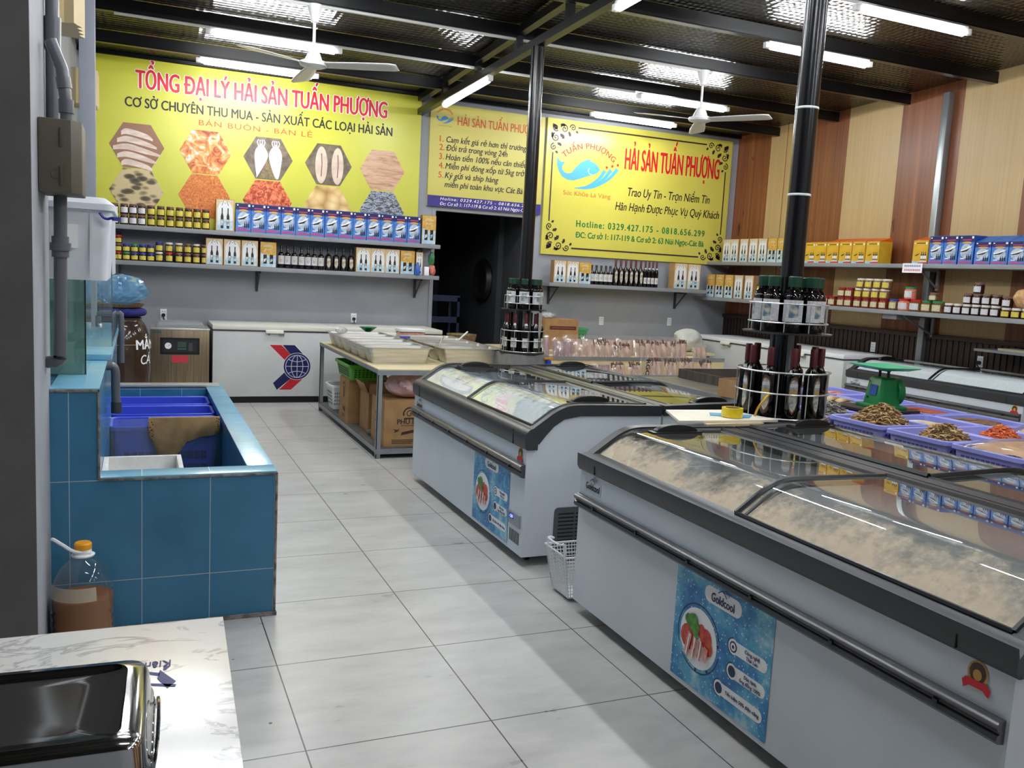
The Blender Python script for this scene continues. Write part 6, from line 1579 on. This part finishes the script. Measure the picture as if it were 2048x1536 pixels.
an = [noisy('anchovy_gold', (176, 140, 84), (140, 106, 58), 40, .6), mat('anchovy_brown', (112, 84, 46), .6), mat('anchovy_pale', (206, 176, 122), .6)]
an_g = [mat('anchovy_grey', (120, 116, 106), .6), mat('anchovy_dark', (70, 66, 60), .6), mat('anchovy_silver', (176, 170, 156), .55)]
sh_o = [mat('shrimp_orange', (226, 122, 66), .5), mat('shrimp_deep', (196, 86, 44), .5)]
cr = {}
CH = .165
for nm, (ix, iy, h_) in dict(A=(0, 'A', .185), B=(0, 'B', .18), C=(0, 'C', .18), H=(0, 'H', .17), G=(0, 'G', .165), A2=(1, 'A', .17), B2=(1, 'B', .175), C2=(1, 'C', .17), G2=(1, 'G', .15), A3=(2, 'A', .165), B3=(2, 'B', .165), G3=(2, 'G', .165), G4=(3, 'G', .16), A4=(3, 'A', .16)).items():
    lab = dict(A='lavender crate heaped with golden anchovies below the green scale', B='lavender crate with a smaller heap of brown anchovies, right of the heaped one', C='lavender crate at the freezer edge under a clear bag of tan squid', H='lavender crate cut by the right edge of the picture', G='lavender crate of grey anchovies beside the nearer column', A2='lavender crate of split pale fish behind the golden anchovies', B2='lavender crate of small orange shrimp', C2='lavender crate at the right edge behind the bagged squid', G2='lavender crate under the dark board of the green scale', A3='lavender crate of brown dried strips, nearest the curved freezer', B3='lavender crate of clear-bagged fish at the right, behind the orange shrimp', G3='lavender crate of red-orange dried strips right of the green scale', G4='lavender crate with a few pale strips right behind the green scale', A4='lavender crate at the far side near the curved freezer rail')[nm]
    if nm in ('A4', 'G4'): continue
    c = (CX[ix], CY[iy], .6305)
    crate('plastic_crate', lab, 'crate', c, .395, .425, h_, lav, taper=.9, group='lavender crates of dried fish', slot_m=lav_d, rimw=.014, holes=10)
    cr[nm] = (c, h_)
def fill(nm, z=None): c, h_ = cr[nm]; return (c[0], c[1], c[2]+(h_ if z is None else z))
def bed(nm, label, col, z):
    c = fill(nm, z); o = MB().grid(lambda u, v: (-.18+.36*u, -.19+.38*v, .004*math.sin(20*u)*math.sin(17*v)), 12, 12).build('crate_liner', col, loc=c, fix=False); tag(o, label, 'liner')
paper_w = noisy('white_paper', (222, 222, 226), (206, 206, 212), 8, .7)
sticks('heap of golden dried anchovies in the lavender crate below the green scale', (CX[0]+.02, CY['A']-.0, fill('A', .125)[2]), .185, .20, .155, 760, an, .062, .0052, 1)
sticks('heap of brown dried anchovies in the lavender crate right of the golden heap', (CX[0]+.02, CY['B']-.02, fill('B', .12)[2]), .16, .165, .115, 480, an, .058, .005, 2)
sticks('heap of grey dried anchovies in the lavender crate beside the nearer column', (CX[0]+.03, CY['G']+.0, fill('G', .12)[2]), .15, .18, .11, 420, an_g, .05, .005, 3)
sticks('heap of small orange shrimp in a lavender crate', (CX[1]+.03, CY['B']-.02, fill('B2', .125)[2]), .13, .13, .095, 420, sh_o, .032, .006, 4, 'shrimp_pile', 'shrimp')
bed('B', 'white paper lining under the brown anchovies', paper_w, .12); bed('B2', 'white paper lining under the orange shrimp', paper_w, .125)
def strips(label, c, n, l, wd, cols, seed, spread, name='dried_strip', cat='dried fish', rot=0, th=.006):
    rnd = random.Random(seed)
    for i in range(n):
        a = rot+rnd.uniform(-.25, .25); x, y = rnd.uniform(-1, 1)*spread[0], rnd.uniform(-1, 1)*spread[1]
        r_ = rnd.uniform(.85, 1.15)
        o = MB().grid(lambda u, v: (l*r_*(u-.5), wd*(v-.5)*math.sin(min(1, u*1.6+.15)*PI*.62+.35), .012*math.sin(u*PI)-.01*(2*v-1)**2), 8, 3).build(name, cols[i % len(cols)], loc=(c[0]+x, c[1]+y, c[2]+th*i), rotz=a, fix=False, smooth=60)
        md = o.modifiers.new('s', 'SOLIDIFY'); md.thickness = .004
        tag(o, '%s, %s from the bottom' % (label, ORD[i]), cat, label+'s')
pale = noisy('split_fish_pale', (222, 196, 146), (186, 150, 98), 12, .6); palew = noisy('white_squid_skin', (236, 226, 206), (216, 200, 172), 10, .6)
brn = noisy('fish_strip_brown', (140, 104, 72), (104, 72, 46), 14, .6, stretch=(1, 6, 1)); redo = noisy('fish_strip_red', (190, 94, 54), (158, 66, 34), 14, .6, stretch=(1, 6, 1))
strips('split pale dried fish in the crate behind the golden anchovies', fill('A2', .125), 7, .25, .075, [pale, noisy('split_fish_tan', (196, 160, 106), (150, 112, 66), 12, .6), palew], 5, (.06, .09), rot=-.6)
strips('brown dried strip in the crate nearest the curved freezer', fill('A3', .13), 6, .33, .07, [brn], 6, (.02, .07), rot=-.9)
strips('red-orange dried strip in the crate right of the green scale', fill('G3', .13), 6, .34, .07, [redo], 7, (.02, .08), rot=-.9)
tan_bag = noisy('tan_squid_flesh', (214, 172, 128), (184, 138, 96), 7, .5)
def bagpack(label, c, sx, sy, h_, rz, mt, seed):
    r = thing('squid_bag', label, 'bag', c, rz)
    rnd = random.Random(seed); p = [rnd.uniform(0, 6) for _ in range(4)]
    f = lambda k, e: (lambda u, v: (sx*(u-.5)*k, sy*(v-.5)*k, h_*e*(math.sin(u*PI)*math.sin(v*PI))**.5+.012*math.sin(6*u+p[0]+4*v)*math.sin(7*v+p[1])+.004))
    MB().grid(f(.82, .75), 20, 20).build('dried_squid', mt, r, fix=False, smooth=60)
    MB().grid(f(1, 1), 20, 20).build('film_bag', film, r, fix=False, smooth=50)
bagpack('large clear bag of tan dried squid lying on the crates at the freezer edge', (CX[0]+.03, CY['C']-.02, fill('C')[2]-.012), .46, .44, .07, .25, tan_bag, 1)
bagpack('clear bag of tan dried squid behind the large one, at the right edge', (CX[1]-.02, CY['C']+.0, fill('C2')[2]-.005), .40, .40, .07, -.3, tan_bag, 2)
bagpack('clear bag of pale fish in the crate behind the orange shrimp', (CX[2]-.02, CY['B']+.0, fill('B3')[2]-.03), .36, .36, .09, .4, noisy('pale_pink_fish', (222, 186, 168), (190, 150, 136), 9, .5), 3)
bagpack('clear bag of white fish in the crate cut by the right edge', (CX[0], CY['H'], fill('H')[2]-.03), .34, .36, .05, .1, palew, 4)
# farther crates, past the scale
for i, (x, y) in enumerate(((4.95, 5.21), (5.42, 5.21), (5.42, 5.69))):
    crate('plastic_crate', ('lavender crate of white dried squid between column and green scale', 'lavender crate behind the green scale', 'lavender crate farthest back, by the corner chest freezer')[i], 'crate', (x, y, .6305), .395, .425, .165, lav, taper=.9, group='lavender crates of dried fish', slot_m=lav_d, rimw=.014, holes=10)
strips('white dried squid in the crate between column and green scale', (4.93, 5.18, .79), 6, .24, .11, [palew, pale], 8, (.06, .09), name='dried_squid', cat='squid', rot=.5)
strips('pale dried strip in the crate behind the green scale', (5.44, 5.17, .76), 4, .26, .05, [pale, brn], 9, (.05, .06), rot=-.6)
strips('orange dried strip in the farthest lavender crate', (5.42, 5.69, .76), 4, .28, .07, [noisy('peach_fish', (226, 160, 120), (200, 130, 90), 10, .6)], 11, (.04, .06), rot=.4)
# dark board and green scale
tag(MB().box(4.70, 5.12, 4.50, 4.90, .80, .818).build('scale_board', noisy('dark_board', (52, 46, 44), (40, 36, 34), 6, .4), bevel=.004), 'dark board on the crates under the green scale', 'board')
r = thing('market_scale', 'green spring scale with top platter and round dial, among the lavender crates', 'scale', (4.94, 4.69, .8185), -.12)
gs2 = mat('market_scale_green', (16, 116, 62), .32)
loft(MB(), [rr3(-.125, .125, -.13, .13, 0, .02), rr3(-.125, .125, -.13, .13, .018, .02), rr3(-.10, .10, -.11, .11, .025, .02)]).build('base', gs2, r, bevel=.002)
loft(MB(), [rr3(-.088, .088, -.095, .095, .02, .015), rr3(-.068, .068, -.075, .075, .205, .02), rr3(-.055, .055, -.06, .06, .222, .02)]).build('case', gs2, r)
MB().cyl((.06, 0, .115), (.115, 0, .115), .105, 32).build('dial_housing', gs2, r, bevel=.004)
MB().cyl((.115, 0, .115), (.1165, 0, .115), .094, 32).build('dial_face', whitep, r)
b = MB()
for s in (-1, 1): b.box(-.008, .008, s*.045-.007, s*.045+.007, .215, .27)
b.box(-.012, .012, -.055, .055, .262, .276).build('platter_yoke', black, r, bevel=.003)
loft(MB(), [rr3(-.115, .115, -.14, .14, .277, .03), rr3(-.17, .17, -.19, .19, .296, .04), rr3(-.172, .172, -.192, .192, .302, .04), rr3(-.11, .11, -.135, .135, .281, .03)]).build('platter', mat('platter_green', (70, 180, 130), .35), r)
b = MB().add([(-.0865, -.04, .09), (-.0865, .035, .09), (-.0775, .035, .165), (-.0775, -.04, .165)], [(0, 1, 2, 3)]); b.build('plate', mat('plate_blue', (46, 84, 160), .4), r, smooth=0)
MB().cyl((-.084, .045, .07), (-.09, .045, .07), .007, 8).cyl((-.074, .045, .185), (-.08, .045, .185), .004, 8).build('screw', black, r)

# ================================================================== STEEL SINK TABLE AND CARTON BEHIND THE COLUMN
dst = noisy('dull_steel', (126, 120, 112), (104, 98, 92), 3, .35, metal=.7, stretch=(1, 8, 1))
r = thing('steel_table', 'dull steel sorting table with raised walls, left behind the nearer column', 'table', (4.02, 5.05, 0))
MB().box(0, .68, 0, 1.45, .79, .81).build('tabletop', dst, r)
MB().box(-.012, 0, 0, 1.45, .755, .815).box(-.012, .68, -.012, 0, .755, .815).build('front_lip', grey_steel, r)
MB().box(.38, .39, .45, 1.42, .812, .885).box(.38, 1.5, 1.42, 1.43, .76, .885).box(.68, 1.5, .90, 1.42, .79, .81).build('splash_wall', dst, r)
for x, y in ((.02, .02), (.02, 1.38), (1.4, 1.36)): MB().box(x, x+.04, y, y+.04, 0, .79).build('leg', grey_steel, r)
cardbox('open_carton', 'open tape-wrapped brown carton left of the nearer column', 4.0, 4.32, 5.07, 5.36, .13, kraft, True, None, z=.8155, rz=.25, flaps=False)
# things on the freezer end: paper, blue card, roll of tape, yellow cord
r = thing('shelf_board', 'cream board bridging the gap between the freezers beside the nearer column', 'board', (2.86, 3.88, .925))
MB().prism([(-.34, -.21), (.26, -.24), (.20, .10), (-.20, .13)], 'z', 0, .012).build('board_sheet', noisy('cream_board', (232, 226, 208), (222, 214, 194), 5, .6), r)
MB().box(-.20, .16, -.25, -.222, -.018, -.001).build('cleat', cream_ply, r)
tag(MB().prism([(2.80, 3.80), (2.98, 3.70), (3.06, 3.78), (2.86, 3.89)], 'z', .9375, .940).build('blue_card', mat('blue_card', (92, 166, 206), .4)), 'blue printed card under the roll of yellow tape', 'card')
r = thing('tape_roll', 'roll of yellow packing tape on the cream board', 'tape', (2.90, 3.745, .9405))
MB().lathe([(.040, 0), (.056, 0), (.056, .048), (.040, .048), (.040, 0)], 32).build('tape', mat('yellow_tape', (236, 206, 30), .25, coat=.5), r); MB().lathe([(.037, 0), (.0395, 0), (.0395, .048), (.037, .048), (.037, 0)], 28).build('core', kraft, r)
o = MB().tube(_cm([(3.08, 3.80, .89), (3.06, 3.74, .98), (3.08, 3.72, 1.03), (3.13, 3.74, 1.06), (3.16, 3.76, 1.05)], 6), .006, 8).build('yellow_cord', mat('cord_yellow', (222, 170, 40), .4)); tag(o, 'yellow cord rising beside the dark plinth of the nearer column', 'cord')
# white wire basket on the floor between the freezers
r = thing('wire_basket', 'white wire mesh basket with handles on the floor between the front freezers', 'basket', (2.16, 3.86, 0))
ww = mat('white_wire', (226, 228, 230), .35)
b = MB(); X0, X1, Y0, Y1 = -.20, .18, -.125, .125
b.tube([(X0, Y0, .24), (X1, Y0, .24), (X1, Y1, .24), (X0, Y1, .24)], .006, 8, closed=True); b.tube([(X0+.04, Y0+.03, .02), (X1-.04, Y0+.03, .02), (X1-.04, Y1-.03, .02), (X0+.04, Y1-.03, .02)], .005, 8, closed=True)
b.build('rim_wire', ww, r)
mesh_b = MB(); NN = 18
for s in range(4):
    A = [(X0, Y0), (X1, Y0), (X1, Y1), (X0, Y1)]; B_ = [(X0+.04, Y0+.03), (X1-.04, Y0+.03), (X1-.04, Y1-.03), (X0+.04, Y1-.03)]
    a0, a1, b0, b1 = A[s], A[(s+1) % 4], B_[s], B_[(s+1) % 4]; m_ = 22 if s % 2 == 0 else 15
    pt_ = lambda u, v: (a0[0]+(a1[0]-a0[0])*u+(b0[0]-a0[0]+((b1[0]-a1[0])-(b0[0]-a0[0]))*u)*v, a0[1]+(a1[1]-a0[1])*u+(b0[1]-a0[1]+((b1[1]-a1[1])-(b0[1]-a0[1]))*u)*v, .24-.22*v)
    for i in range(m_+1):
        mesh_b.tube([pt_(i/m_, 0), pt_(i/m_, 1)], .0022, 4, caps=False)
    for j in range(1, 12): mesh_b.tube([pt_(0, j/12), pt_(1, j/12)], .0022, 4, caps=False)
mesh_b.box(X0+.04, X1-.04, Y0+.03, Y1-.03, .016, .02)
mesh_b.build('wire_mesh', ww, r)
for s, y in ((-1, -.08),):
    MB().tube(_cm([(X0, -.10, .24), (X0, -.10, .30), (X0-.035, -.10, .305), (X0-.035, .02, .305), (X0, .03, .30), (X0, .09, .285), (X0, .09, .24)], 3), .006, 8).build('handle', ww, r)
MB().tube(_cm([(X1, -.09, .24), (X1, -.08, .29), (X1, .08, .29), (X1, .09, .24)], 3), .006, 8).build('handle', ww, r)
# small ledge by the right edge
tag(MB().box(8.0, XR-.05, 5.2, 6.45, 1.10, 1.125).build('wall_ledge', shelf_m), 'thin grey ledge on the wainscot at the right edge behind the curved freezer', 'shelf')
tag(MB().box(8.03, 8.25, 5.9, 6.2, 1.1255, 1.15).build('paper_stack', mat('stack_cream', (206, 196, 170), .7)), 'stack of cream papers on the thin grey ledge', 'papers')
